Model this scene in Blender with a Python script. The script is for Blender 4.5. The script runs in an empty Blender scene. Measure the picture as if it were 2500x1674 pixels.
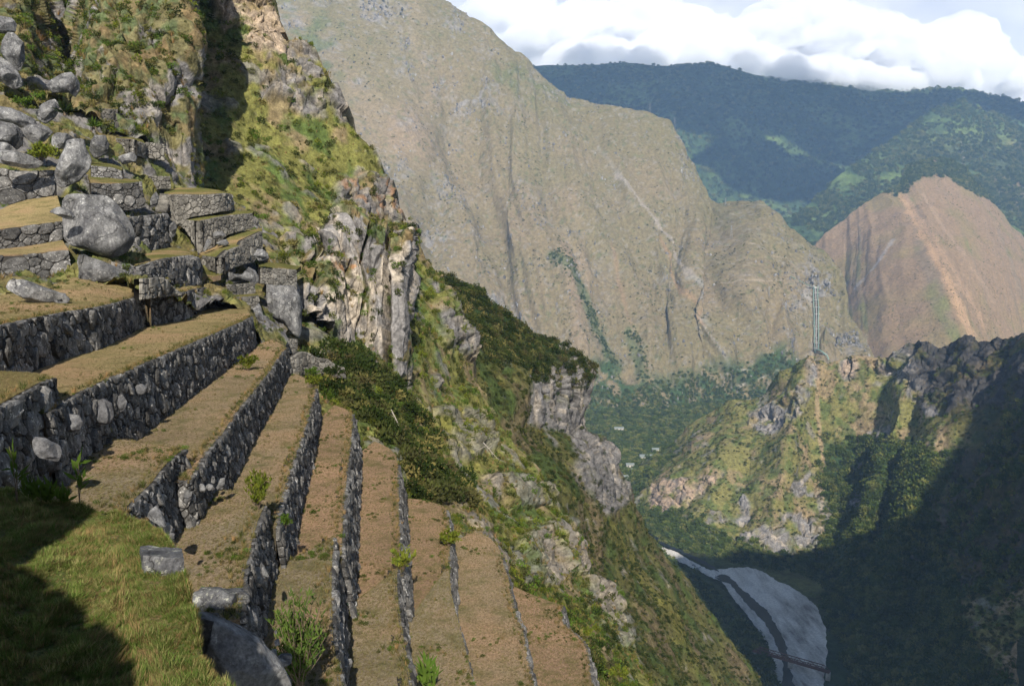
import bpy, math, random
import numpy as np
from mathutils import Vector

# ------------------------------------------------------------------ camera, sky, sun, exposure
SC = bpy.context.scene
HAZE = 6e-5
F, CX, CY, VH = 2080.0, 1250.0, 837.0, 600.0          # focal length, centre and horizon of the 2500 x 1674 photograph
PITCH = math.atan((CY - VH) / F); CP, SP = math.cos(PITCH), math.sin(PITCH)
cam_d = bpy.data.cameras.new('camera'); cam_d.sensor_width = 36.0; cam_d.lens = 36.0 * F / 2500.0
cam_d.clip_start = 0.2; cam_d.clip_end = 60000.0
cam = bpy.data.objects.new('camera', cam_d); SC.collection.objects.link(cam)
cam.rotation_euler = (math.pi / 2 - PITCH, 0, 0); SC.camera = cam

SUN_EL, SUN_AZ = math.radians(33.0), math.radians(-6.0)   # behind the camera, SUN_AZ to its left
SUN_DIR = np.array([-math.sin(SUN_AZ) * math.cos(SUN_EL), -math.cos(SUN_AZ) * math.cos(SUN_EL), math.sin(SUN_EL)])
sun_d = bpy.data.lights.new('sun', 'SUN'); sun_d.energy = 5.0; sun_d.angle = math.radians(0.53); sun_d.color = (1.0, 0.93, 0.82)
sun = bpy.data.objects.new('sun', sun_d); SC.collection.objects.link(sun)
sun.rotation_euler = Vector(SUN_DIR).to_track_quat('Z', 'Y').to_euler()

W = bpy.data.worlds.new('World'); SC.world = W; W.use_nodes = True
nt = W.node_tree; nt.nodes.clear(); N = nt.nodes.new; L = nt.links.new
out = N('ShaderNodeOutputWorld'); mixw = N('ShaderNodeMixShader'); bg1 = N('ShaderNodeBackground'); bg2 = N('ShaderNodeBackground')
sky = N('ShaderNodeTexSky'); sky.sky_type = 'NISHITA'; sky.sun_disc = False
sky.sun_elevation = SUN_EL; sky.sun_rotation = math.atan2(SUN_DIR[0], SUN_DIR[1]); sky.altitude = 2400.0; sky.air_density = 1.0; sky.dust_density = 0.6
L(sky.outputs[0], bg1.inputs[0]); bg1.inputs[1].default_value = 0.05
tc = N('ShaderNodeTexCoord')
mp = N('ShaderNodeMapping'); mp.inputs['Scale'].default_value = (1.0, 1.0, 2.0); mp.inputs['Location'].default_value = (0.55, 0.2, 0.0)
L(tc.outputs['Generated'], mp.inputs['Vector'])
n1 = N('ShaderNodeTexNoise'); n1.inputs['Scale'].default_value = 3.4; n1.inputs['Detail'].default_value = 6.0; n1.inputs['Roughness'].default_value = 0.52
n1.inputs['Distortion'].default_value = 0.25
sep = N('ShaderNodeSeparateXYZ'); L(tc.outputs['Generated'], sep.inputs[0]); elv = N('ShaderNodeMapRange'); elv.interpolation_type = 'SMOOTHSTEP'   # a bank of cloud round the horizon, open sky above it
for k_, v_ in zip((1, 2, 3, 4), (0.16, 0.42, 1.0, 0.0)): elv.inputs[k_].default_value = v_
L(sep.outputs[2], elv.inputs[0]); mul = N('ShaderNodeMath'); mul.operation = 'MULTIPLY'; L(elv.outputs[0], mul.inputs[1])
L(mp.outputs[0], n1.inputs['Vector'])
cr = N('ShaderNodeValToRGB'); cr.color_ramp.elements[0].position = 0.33; cr.color_ramp.elements[1].position = 0.44
L(n1.outputs['Fac'], cr.inputs[0])
# cloud body colour: white tops, grey-lavender thick parts
n2 = N('ShaderNodeTexNoise'); n2.inputs['Scale'].default_value = 5.0; n2.inputs['Detail'].default_value = 4.0; n2.inputs['Roughness'].default_value = 0.5
mp2 = N('ShaderNodeMapping'); mp2.inputs['Location'].default_value = (3.3, 1.7, 0.4); mp2.inputs['Scale'].default_value = (1.0, 1.0, 1.7)
L(tc.outputs['Generated'], mp2.inputs['Vector']); L(mp2.outputs[0], n2.inputs['Vector'])
cr2 = N('ShaderNodeValToRGB')
e = cr2.color_ramp.elements; e[0].position = 0.36; e[0].color = (0.70, 0.74, 0.85, 1); e[1].position = 0.53; e[1].color = (0.98, 0.98, 1.0, 1)
L(n2.outputs['Fac'], cr2.inputs[0]); L(cr2.outputs[0], bg2.inputs[0]); bg2.inputs[1].default_value = 1.0
L(cr.outputs[0], mul.inputs[0]); L(mul.outputs[0], mixw.inputs[0]); L(bg1.outputs[0], mixw.inputs[1]); L(bg2.outputs[0], mixw.inputs[2]); L(mixw.outputs[0], out.inputs[0])

SC.view_settings.view_transform = 'Standard'; SC.view_settings.look = 'None'; SC.view_settings.gamma = 1.0
SC.view_settings.use_curve_mapping = False; SC.view_settings.exposure = 0.55
SC.cycles.volume_bounces = 14; SC.cycles.max_bounces = 16; SC.cycles.diffuse_bounces = 3; SC.cycles.transparent_max_bounces = 4

# ------------------------------------------------------------------ helpers: geometry from pixels of the photograph
def ray(u, v):
    x = (np.asarray(u, float) - CX) / F; y = (CY - np.asarray(v, float)) / F
    return np.stack([x + 0 * y, CP + y * SP + 0 * x, -SP + y * CP + 0 * x], -1)
def at(u, v, Y):
    r = ray(u, v); return r * (np.asarray(Y, float) / r[..., 1])[..., None]
def onplane(uv, z0, b=0.0):
    uv = np.asarray(uv, float); r = ray(uv[:, 0], uv[:, 1]); t = z0 / (r[:, 2] - b * r[:, 1]); return r * t[:, None]
def proj(P):
    P = np.asarray(P, float); d = P[..., 1] * CP - P[..., 2] * SP; y = P[..., 1] * SP + P[..., 2] * CP
    return np.stack([CX + F * P[..., 0] / d, CY - F * y / d], -1)
RNG = np.random.default_rng(7)
_perm = RNG.permutation(256).astype(np.int64); _g = RNG.normal(size=(256, 3)); _g /= np.linalg.norm(_g, axis=1)[:, None]
_off = RNG.random((256, 3)); _val = RNG.random(256)
def _h(a, b, c): return _perm[(_perm[(_perm[a & 255] + b) & 255] + c) & 255]
def _perlin(P):
    i = np.floor(P).astype(np.int64); f = P - i; w = f * f * f * (f * (f * 6 - 15) + 10); r = np.zeros(len(P)); i &= 15
    for dx in (0, 1):
        wx = w[:, 0] if dx else 1 - w[:, 0]
        for dy in (0, 1):
            wy = w[:, 1] if dy else 1 - w[:, 1]
            for dz in (0, 1):
                wz = w[:, 2] if dz else 1 - w[:, 2]
                g = _g[_h((i[:, 0] + dx) & 15, (i[:, 1] + dy) & 15, (i[:, 2] + dz) & 15)]
                r += wx * wy * wz * (g[:, 0] * (f[:, 0] - dx) + g[:, 1] * (f[:, 1] - dy) + g[:, 2] * (f[:, 2] - dz))
    return r * 1.5
_ax = np.arange(128) / 8.0; _VOL = _perlin(np.stack(np.meshgrid(_ax, _ax, _ax, indexing='ij'), -1).reshape(-1, 3)).astype(np.float32)   # periodic gradient noise, sampled
def pn(P):
    P = np.asarray(P, np.float32); sh = P.shape[:-1]; P = P.reshape(-1, 3) * np.float32(8.0)
    i = np.floor(P); f = P - i; i = i.astype(np.int32) & 127; j = (i + 1) & 127
    x0 = i[:, 0] * 16384; x1 = j[:, 0] * 16384; y0 = i[:, 1] * 128; y1 = j[:, 1] * 128; z0 = i[:, 2]; z1 = j[:, 2]; fx, fy, fz = f[:, 0], f[:, 1], f[:, 2]
    a = _VOL[x0 + y0 + z0]; a = a + (_VOL[x0 + y0 + z1] - a) * fz; b = _VOL[x0 + y1 + z0]; b = b + (_VOL[x0 + y1 + z1] - b) * fz; a = a + (b - a) * fy
    c = _VOL[x1 + y0 + z0]; c = c + (_VOL[x1 + y0 + z1] - c) * fz; d = _VOL[x1 + y1 + z0]; d = d + (_VOL[x1 + y1 + z1] - d) * fz; c = c + (d - c) * fy
    return (a + (c - a) * fx).astype(float).reshape(sh)
def fbm(P, o=4, gain=0.5):
    P = np.asarray(P, float); r = 0; a = 1.0
    for k in range(o):
        r = r + a * pn(P + 17.3 * k); P = P * 2.03; a *= gain
    return r
def ridged(P, o=4):
    P = np.asarray(P, float); r = 0; a = 1.0
    for k in range(o):
        r = r + a * (1 - 2 * np.abs(pn(P + 9.1 * k))); P = P * 2.1; a *= 0.5
    return r
def worley(P):
    P = np.asarray(P, np.float32); sh = P.shape[:-1]; P = P.reshape(-1, 3)
    i = np.floor(P - np.float32(0.5)).astype(np.int32); f = P - i; off = _off.astype(np.float32) * np.float32(0.8) + np.float32(0.1); pm = _perm.astype(np.int32); val = _val.astype(np.float32)
    F1 = np.full(len(P), 9.0, np.float32); F2 = F1.copy(); idd = np.zeros(len(P), np.float32); tl = idd.copy(); gg = _g.astype(np.float32)
    for dx in (0, 1):
        hx = pm[(i[:, 0] + dx) & 255]
        for dy in (0, 1):
            hy = pm[(hx + i[:, 1] + dy) & 255]
            for dz in (0, 1):
                h = pm[(hy + i[:, 2] + dz) & 255]; o = off[h]
                ax = o[:, 0] + dx - f[:, 0]; ay = o[:, 1] + dy - f[:, 1]; az = o[:, 2] + dz - f[:, 2]; d = ax * ax + ay * ay + az * az; m = d < F1; g = gg[h]
                F2 = np.where(m, F1, np.minimum(F2, d)); idd = np.where(m, val[h], idd); tl = np.where(m, ax * g[:, 0] + ay * g[:, 1] + az * g[:, 2], tl); F1 = np.where(m, d, F1)
    return np.sqrt(F1).astype(float).reshape(sh), np.sqrt(F2).astype(float).reshape(sh), idd.astype(float).reshape(sh), tl.astype(float).reshape(sh)
def sstep(a, b, x):
    t = np.clip((x - a) / (b - a), 0, 1); return t * t * (3 - 2 * t)
def inpoly(U, V, poly):
    r = np.zeros(np.shape(U), bool); n = len(poly); j = n - 1
    for k in range(n):
        x1, y1 = poly[k]; x2, y2 = poly[j]
        c = ((y1 > V) != (y2 > V)) & (U < (x2 - x1) * (V - y1) / (y2 - y1 + 1e-12) + x1)
        r ^= c; j = k
    return r
def polydist(U, V, pl):
    d = np.full(np.shape(U), 1e9)
    for (x1, y1), (x2, y2) in zip(pl[:-1], pl[1:]):
        dx, dy = x2 - x1, y2 - y1; t = np.clip(((U - x1) * dx + (V - y1) * dy) / (dx * dx + dy * dy + 1e-9), 0, 1)
        d = np.minimum(d, np.hypot(U - x1 - t * dx, V - y1 - t * dy))
    return d
def softpoly(U, V, poly, w):
    d = polydist(U, V, list(poly) + [poly[0]]); s = np.where(inpoly(U, V, poly), d, -d); return sstep(-w, w, s)
def resample(pts, n):
    pts = np.asarray(pts, float); d = np.r_[0, np.cumsum(np.linalg.norm(np.diff(pts, axis=0), axis=1))]
    t = np.linspace(0, d[-1], n); return np.stack([np.interp(t, d, pts[:, k]) for k in range(pts.shape[1])], -1)
def idx_resample(pts, n):
    pts = np.asarray(pts, float); m = len(pts); t = np.linspace(0, m - 1, n); i = np.clip(np.floor(t).astype(int), 0, m - 2); f = (t - i)[:, None]
    p0 = pts[np.clip(i - 1, 0, m - 1)]; p1 = pts[i]; p2 = pts[i + 1]; p3 = pts[np.clip(i + 2, 0, m - 1)]
    # cardinal spline, tension eased
    m1 = (p2 - p0) * 0.35; m2 = (p3 - p1) * 0.35
    return (2 * f**3 - 3 * f**2 + 1) * p1 + (f**3 - 2 * f**2 + f) * m1 + (-2 * f**3 + 3 * f**2) * p2 + (f**3 - f**2) * m2
def normals(P):
    a = np.gradient(P, axis=1); b = np.gradient(P, axis=0); n = np.cross(a, b); return n / (np.linalg.norm(n, axis=-1, keepdims=True) + 1e-12)
def grid_faces(nv, nu):
    i = np.arange(nv - 1)[:, None] * nu + np.arange(nu - 1)[None, :]
    return np.stack([i, i + 1, i + nu + 1, i + nu], -1).reshape(-1, 4)

# ------------------------------------------------------------------ helpers: objects
COL = SC.collection
def link(o, parent=None):
    COL.objects.link(o)
    if parent is not None: o.parent = parent
    return o
def mesh_np(name, V, Fq, mat=None, smooth=False, col=None):
    me = bpy.data.meshes.new(name); V = np.asarray(V, np.float32).reshape(-1, 3); Fq = np.asarray(Fq, np.int32)
    k = Fq.shape[1]; me.vertices.add(len(V)); me.vertices.foreach_set('co', V.ravel())
    me.loops.add(Fq.size); me.loops.foreach_set('vertex_index', Fq.ravel())
    me.polygons.add(len(Fq)); me.polygons.foreach_set('loop_start', np.arange(0, Fq.size, k, dtype=np.int32))
    me.polygons.foreach_set('loop_total', np.full(len(Fq), k, np.int32))
    if smooth: me.polygons.foreach_set('use_smooth', np.ones(len(Fq), bool))
    if col is not None:
        a = me.attributes.new('Col', 'FLOAT_COLOR', 'POINT'); c = np.ones((len(V), 4), np.float32); c[:, :3] = np.asarray(col).reshape(-1, 3); a.data.foreach_set('color', c.ravel())
    if mat: me.materials.append(mat)
    me.update(); me.validate(); return me
def obj(name, me, parent=None): return link(bpy.data.objects.new(name, me), parent)
def empty(name, loc=(0, 0, 0)):
    o = bpy.data.objects.new(name, None); o.location = loc; o.empty_display_size = 0.3; return link(o)
def tag(o, label=None, cat=None, group=None, kind=None):
    if label: o['label'] = label
    if cat: o['category'] = cat
    if group: o['group'] = group
    if kind: o['kind'] = kind
    return o

# ------------------------------------------------------------------ materials
def new_mat(name):
    m = bpy.data.materials.new(name); m.use_nodes = True; t = m.node_tree; t.nodes.clear(); return m, t
def nd(t, typ, **kw):
    n = t.nodes.new(typ)
    for k, v in kw.items():
        if k in n.inputs: n.inputs[k].default_value = v
        else: setattr(n, k, v)
    return n
def ramp(t, stops, fac):
    n = t.nodes.new('ShaderNodeValToRGB'); e = n.color_ramp.elements
    while len(e) < len(stops): e.new(0.5)
    for k, (p, c) in enumerate(stops): e[k].position = p; e[k].color = (*c, 1)
    t.links.new(fac, n.inputs[0]); return n.outputs[0]
def mixc(t, a, b, fac, blend='MIX'):
    n = t.nodes.new('ShaderNodeMix'); n.data_type = 'RGBA'; n.blend_type = blend
    for s, x in ((0, fac), (6, a), (7, b)):
        if hasattr(x, 'links'): t.links.new(x, n.inputs[s])
        elif isinstance(x, (int, float)): n.inputs[s].default_value = x
        else: n.inputs[s].default_value = (*x, 1)
    return n.outputs[2]
def mapr(t, x, a, b, c, d):
    n = t.nodes.new('ShaderNodeMapRange'); t.links.new(x, n.inputs[0])
    for k, v in zip((1, 2, 3, 4), (a, b, c, d)): n.inputs[k].default_value = v
    return n.outputs[0]
def noise(t, scale, detail=5, rough=0.55, vec=None, stretch=None):
    if vec is None:
        vec = t.nodes.new('ShaderNodeTexCoord').outputs['Object']
    if stretch:
        m = t.nodes.new('ShaderNodeMapping'); m.inputs['Scale'].default_value = stretch; t.links.new(vec, m.inputs[0]); vec = m.outputs[0]
    n = nd(t, 'ShaderNodeTexNoise', Scale=scale, Detail=detail, Roughness=rough); t.links.new(vec, n.inputs['Vector']); return n.outputs['Fac']
def finish(t, color, rough=0.9, bumps=(), spec=0.25):
    o = t.nodes.new('ShaderNodeOutputMaterial'); p = nd(t, 'ShaderNodeBsdfPrincipled'); p.inputs['Roughness'].default_value = rough
    p.inputs['Specular IOR Level'].default_value = spec
    if hasattr(color, 'links'): t.links.new(color, p.inputs['Base Color'])
    else: p.inputs['Base Color'].default_value = (*color, 1)
    prev = None
    for h, dist in bumps:
        b = t.nodes.new('ShaderNodeBump'); b.inputs['Distance'].default_value = dist; b.inputs['Strength'].default_value = 1.0
        t.links.new(h, b.inputs['Height'])
        if prev: t.links.new(prev, b.inputs['Normal'])
        prev = b.outputs[0]
    if prev: t.links.new(prev, p.inputs['Normal'])
    t.links.new(p.outputs[0], o.inputs[0]); return p
def mat_terrain(name, s, bump=1.0, contrast=0.5):
    """vertex colours carry what grows where; noise at scale s (metres) adds clumps, grain and relief"""
    m, t = new_mat(name); a = nd(t, 'ShaderNodeAttribute', attribute_name='Col')
    na = noise(t, 1.0 / s, 5, 0.62); nb = noise(t, 4.3 / s, 4, 0.65)
    f1 = mapr(t, na, 0.3, 0.7, 1 - contrast, 1 + contrast); f2 = mapr(t, nb, 0.3, 0.7, 1 - contrast * 0.7, 1 + contrast * 0.7)
    c = mixc(t, a.outputs['Color'], f1, 1.0, 'MULTIPLY'); c = mixc(t, c, f2, 1.0, 'MULTIPLY')
    finish(t, c, 0.95, ((na, s * 0.35 * bump), (nb, s * 0.12 * bump)), 0.1); return m
def mat_rock(name, dark, light, lichen=(0.5, 0.5, 0.46), s=1.0, lich=0.62, rnd=0.35, crack=0.0):
    m, t = new_mat(name); oi = t.nodes.new('ShaderNodeObjectInfo')
    tcn = t.nodes.new('ShaderNodeTexCoord'); add = t.nodes.new('ShaderNodeVectorMath'); add.operation = 'ADD'
    sc = t.nodes.new('ShaderNodeVectorMath'); sc.operation = 'SCALE'; sc.inputs['Scale'].default_value = 37.0
    cmb = t.nodes.new('ShaderNodeCombineXYZ'); t.links.new(oi.outputs['Random'], cmb.inputs[0]); t.links.new(oi.outputs['Random'], cmb.inputs[1])
    t.links.new(cmb.outputs[0], sc.inputs[0]); t.links.new(tcn.outputs['Object'], add.inputs[0]); t.links.new(sc.outputs[0], add.inputs[1]); vec = add.outputs[0]
    n1 = noise(t, 0.9 / s, 5, 0.6, vec); n2 = noise(t, 6.0 / s, 5, 0.7, vec); n3 = noise(t, 2.6 / s, 7, 0.75, vec); n4 = noise(t, 22.0 / s, 4, 0.6, vec)
    c = ramp(t, [(0.32, dark), (0.52, tuple((a + b) / 2 for a, b in zip(dark, light))), (0.68, light)], n1)
    c = mixc(t, c, mapr(t, n2, 0.3, 0.7, 0.55, 1.4), 1.0, 'MULTIPLY')
    c = mixc(t, c, lichen, mapr(t, n3, lich, lich + 0.07, 0.0, 0.75))
    c = mixc(t, c, mapr(t, n4, 0.35, 0.65, 0.75, 1.2), 1.0, 'MULTIPLY')
    if rnd: c = mixc(t, c, mapr(t, oi.outputs['Random'], 0, 1, 1 - rnd, 1 + rnd), 1.0, 'MULTIPLY')
    bm = [(n1, 0.06 * s), (n2, 0.03 * s)]
    if crack:                                                   # joints and water stains of weathered granite
        wv = t.nodes.new('ShaderNodeVectorMath'); wv.operation = 'MULTIPLY_ADD'; nv_ = nd(t, 'ShaderNodeTexNoise', Scale=1.1 / s, Detail=4.0); t.links.new(vec, nv_.inputs['Vector']); t.links.new(nv_.outputs['Color'], wv.inputs[0]); wv.inputs[1].default_value = (2.2 * s,) * 3; t.links.new(vec, wv.inputs[2])
        vo = nd(t, 'ShaderNodeTexVoronoi', feature='DISTANCE_TO_EDGE', Scale=crack / s); t.links.new(wv.outputs[0], vo.inputs['Vector']); ck = mapr(t, vo.outputs['Distance'], 0.0, 0.016, 0.35, 1.0)
        c = mixc(t, (0.03, 0.03, 0.03), c, ck); st = noise(t, 1.3 / s, 5, 0.7, vec, (1, 1, 0.22)); c = mixc(t, c, mapr(t, st, 0.42, 0.62, 1.12, 0.55), 1.0, 'MULTIPLY'); bm.append((ck, 0.05 * s))
    finish(t, c, 0.88, bm, 0.25); return m
def mat_leaf(name, c1, c2, c3=None, trans=0.3):
    m, t = new_mat(name); oi = t.nodes.new('ShaderNodeObjectInfo'); o = t.nodes.new('ShaderNodeOutputMaterial')
    n = noise(t, 3.0, 3, 0.6); c = mixc(t, c1, c2, mapr(t, n, 0.35, 0.65, 0, 1))
    if c3: c = mixc(t, c, c3, mapr(t, oi.outputs['Random'], 0.55, 1.0, 0, 0.9))
    c = mixc(t, c, mapr(t, oi.outputs['Random'], 0, 1, 0.6, 1.35), 1.0, 'MULTIPLY')
    d = t.nodes.new('ShaderNodeBsdfDiffuse'); tr = t.nodes.new('ShaderNodeBsdfTranslucent'); mx = t.nodes.new('ShaderNodeMixShader'); mx.inputs[0].default_value = trans
    for x in (d, tr): t.links.new(c, x.inputs['Color'])
    t.links.new(d.outputs[0], mx.inputs[1]); t.links.new(tr.outputs[0], mx.inputs[2]); t.links.new(mx.outputs[0], o.inputs[0]); return m
def mat_plain(name, c, rough=0.8, s=1.0, var=0.3, spec=0.3):
    m, t = new_mat(name); n = noise(t, 2.0 / s, 6, 0.6); n2 = noise(t, 11.0 / s, 5, 0.6)
    k = mixc(t, c, mapr(t, n, 0.3, 0.7, 1 - var, 1 + var), 1.0, 'MULTIPLY'); k = mixc(t, k, mapr(t, n2, 0.3, 0.7, 1 - var, 1 + var), 1.0, 'MULTIPLY')
    finish(t, k, rough, ((n2, 0.02 * s),), spec); return m

TAN, OLIVE, GREEN, FOREST = (0.215, 0.158, 0.098), (0.15, 0.145, 0.05), (0.075, 0.105, 0.03), (0.035, 0.06, 0.022)
GREY, PALE, RUST = (0.21, 0.20, 0.195), (0.36, 0.31, 0.25), (0.27, 0.145, 0.07)
TAN, OLIVE, GREEN, FOREST, GREY, PALE, RUST = (np.array(c) for c in (TAN, OLIVE, GREEN, FOREST, GREY, PALE, RUST))
def lerp(a, b, t):
    t = np.asarray(t)[..., None]; return np.asarray(a) * (1 - t) + np.asarray(b) * t

# ------------------------------------------------------------------ terrain loft: rows of (u, v, distance), low row first
def loft(rows, nu, nv, ease=None):
    R = np.stack([idx_resample(r, nu) for r in rows])           # (nrows, nu, 3)
    m = len(rows); t = np.linspace(0, m - 1, nv)
    if m > 2:
        G = np.stack([idx_resample(R[:, k], nv) for k in range(nu)], 1)
    else:
        G = R[0][None] * (1 - t)[:, None, None] + R[1][None] * t[:, None, None]
    return G[..., 0], G[..., 1], at(G[..., 0], G[..., 1], G[..., 2])
def terrain(name, P, col, mat, back=None, smooth=False):
    nv, nu = P.shape[:2]
    if back:
        ex = [P[-1] + np.array([0, dy, dz]) for dy, dz in back]; P = np.concatenate([P, np.stack(ex)]); col = np.concatenate([col, np.repeat(col[-1:], len(ex), 0)])
    o = obj(name, mesh_np(name, P, grid_faces(P.shape[0], nu), mat, smooth, col)); tag(o, kind='structure'); return o
# ================================================================== far mountains
def rockdisp(P, s, elong=0.4):
    Q = P * np.array([1 / s, 1 / s, elong / s]); Q = Q + 0.35 * np.stack([pn(Q * 0.9), pn(Q * 0.9 + 31), pn(Q * 0.9 + 57)], -1)
    F1, F2, i1, t1 = worley(Q); g1, g2, i2, t2 = worley(Q * 2.7 + 5)
    return ((i1 - 0.5) * 0.8 + 0.42 * t1 - 0.3 * sstep(0.10, 0.0, F2 - F1) + 0.25 * (i2 - 0.5) + 0.2 * t2 - 0.12 * sstep(0.12, 0.0, g2 - g1)) * s
M_FAR = mat_terrain('far_slope', 10.0, 0.8, 0.30)
M_FAR2 = mat_terrain('far_forest', 40.0, 1.2, 0.42)
M_MID = mat_terrain('mid_slope', 6.0, 0.9, 0.42)
M_NEAR = mat_terrain('near_slope', 1.6, 0.9, 0.5)
def z7(pts, Y):
    Y = Y if hasattr(Y, '__len__') else [Y] * len(pts)
    return [(1100 + x / 1.568, y / 1.568, d) for (x, y), d in zip(pts, Y)]

# ground sheet out to the horizon
g = np.linspace(-1, 1, 81); gx, gy = np.meshgrid(g * 8300, g * 3350 + 2500); gP = np.stack([gx, gy, np.full_like(gx, -456.0)], -1)
terrain('ground', gP, lerp(FOREST, OLIVE, sstep(-0.3, 0.5, fbm(gP / 700))), M_FAR2)

# --- back mountain under the cloud
sky4 = [(-300, 330), (0, 300), (330, 255), (500, 262), (680, 246), (850, 262), (1000, 252), (1120, 282), (1200, 302), (1400, 320), (1540, 332), (1700, 352), (1850, 356), (1950, 372), (2050, 402), (2140, 427), (2260, 430), (2500, 500)]
bot4 = [(x, 1020) for x, _ in sky4]; mid4 = [(x, 560 + 60 * math.sin(x / 190.0)) for x, _ in sky4]
U, V, P = loft([z7(bot4, 6100), z7(mid4, [7000 + 300 * math.sin(x / 230.0 + 1) for x, _ in sky4]), z7(sky4, 8200)], 300, 150)
n = normals(P); w = np.linspace(0, 1, 150)[:, None]
P = P + n * (ridged(np.stack([P[..., 0] / 900, P[..., 1] / 1800, P[..., 2] / 2200], -1), 5) * 80 + fbm(P / 160, 4) * 20 + np.abs(pn(P / 38)) * 10)[..., None] * (0.25 + 0.75 * sstep(1.0, 0.8, w))[..., None]
P[..., 1] = np.maximum(P[..., 1], 6010)
c = lerp(FOREST * 1.2, GREEN * 1.6, sstep(-0.1, 0.55, fbm(P / 420, 5)))
M4P, M4U, M4V = P, U, V
terrain('mountain', P, c, M_FAR2, back=[(300, -200), (700, -1600)])

# --- green ridge in front of it
top3 = [(1180, 930), (1290, 865), (1400, 772), (1500, 692), (1600, 620), (1700, 556), (1800, 478), (1880, 432), (1950, 416), (2050, 436), (2195, 500), (2350, 560), (2600, 640)]
bot3 = [(x + 60, max(y + 240, 1000)) for x, y in top3]
U, V, P = loft([z7(bot3, 4300), z7(top3, [4700, 4750, 4900, 5000, 5150, 5250, 5400, 5450, 5500, 5500, 5450, 5400, 5350])], 240, 120)
n = normals(P); P = P + n * (ridged(np.stack([P[..., 0] / 500, P[..., 1] / 1500, P[..., 2] / 1500], -1), 4) * 45 + fbm(P / 110, 3) * 14 + np.abs(pn(P / 26)) * 9)[..., None]
m = softpoly(U, V, [(2180, 400), (2215, 350), (2500, 330), (2600, 560), (2440, 470), (2380, 420)], 25)
c = lerp(lerp(FOREST * 1.3, GREEN * 1.5, sstep(-0.2, 0.5, fbm(P / 260, 5))), TAN * 0.9, np.clip(m * 0.15 + sstep(0.2, 0.5, fbm(P / 330 + 8, 3)) * softpoly(U, V, [(2380, 350), (2500, 340), (2600, 600), (2440, 520)], 30) * 0.7, 0, 1))
scar = 0.7 * sstep(5, 1.5, polydist(U, V, [(2343, 350), (2340, 375), (2346, 410)]) + 3 * pn(P / 60)); c = lerp(c, PALE * 0.9, scar)
M3P, M3U, M3V = P, U, V
terrain('mountain', P, c, M_FAR2, back=[(60, -300), (110, -1900)])

# --- tan mountain on the right
top2 = [(1380, 960), (1410, 925), (1500, 850), (1560, 802), (1620, 762), (1712, 722), (1750, 642), (1830, 620), (1900, 616), (1950, 640), (2000, 700), (2060, 762), (2120, 840), (2195, 922), (2300, 1050), (2500, 1250)]
mid2 = [(1400, 1180), (1440, 1160), (1520, 1130), (1580, 1090), (1680, 1050), (1880, 1030), (1930, 1010), (1990, 1000), (2040, 1000), (2090, 1010), (2140, 1030), (2200, 1060), (2260, 1110), (2340, 1170), (2450, 1250), (2700, 1350)]
bot2 = [(1430, 1500), (1460, 1500), (1530, 1500), (1610, 1500), (1750, 1500), (2010, 1500), (2060, 1500), (2110, 1500), (2160, 1500), (2210, 1500), (2260, 1500), (2330, 1500), (2400, 1500), (2500, 1500), (2650, 1500), (2900, 1500)]
ym = [3700, 3650, 3560, 3500, 3400, 3280, 3380, 3450, 3520, 3560, 3600, 3640, 3680, 3720, 3800, 3900]
U, V, P = loft([z7(bot2, [y - 550 for y in ym]), z7(mid2, ym), z7(top2, [4000, 4000, 4020, 4040, 4060, 4050, 4200, 4300, 4350, 4350, 4330, 4300, 4280, 4260, 4250, 4250])], 260, 190)
n = normals(P); q = np.linspace(0, 15, 260)[None, :] + 0.25 * pn(P / 400)
P = P + n * (ridged(np.stack([q * 0.9 + V / 900, V / 700, 0 * V], -1), 4) * 8 + fbm(P / 90, 4) * 7)[..., None]
c = lerp(TAN * 1.02, OLIVE * 1.15, sstep(-0.1, 0.6, fbm(P / 200, 4)))
c = lerp(c, TAN * np.array([1.25, 1.12, 1.0]), sstep(0.2, 0.7, ridged(np.stack([q * 2.2, V / 500, 0 * V + 4], -1), 3)) * 0.6)
for pl, wd, cc in (([(2196, 465), (2235, 545), (2286, 640), (2330, 730), (2365, 820)], 15, (0.42, 0.27, 0.15)), ([(2205, 470), (2260, 560), (2330, 680), (2400, 800)], 10, (0.33, 0.22, 0.13)),
                   ([(2180, 590), (2150, 640), (2090, 710)], 5, (0.30, 0.27, 0.25)), ([(2250, 480), (2330, 600), (2420, 740)], 6, (0.30, 0.21, 0.13))):
    c = lerp(c, np.array(cc), 0.85 * sstep(wd, wd * 0.2, polydist(U, V, pl) + wd * 0.5 * fbm(P / 70, 3)))
c = lerp(c, GREEN * 1.1, softpoly(U, V, [(2165, 480), (2190, 440), (2216, 395), (2312, 380), (2360, 415), (2420, 490), (2360, 460), (2310, 432), (2250, 436), (2205, 470)], 12) * sstep(-0.4, 0.05, fbm(P / 80, 3)))
M2P, M2U, M2V = P, U, V
terrain('mountain', P, c, M_FAR, back=[(600, -500), (1500, -1500)])

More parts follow.
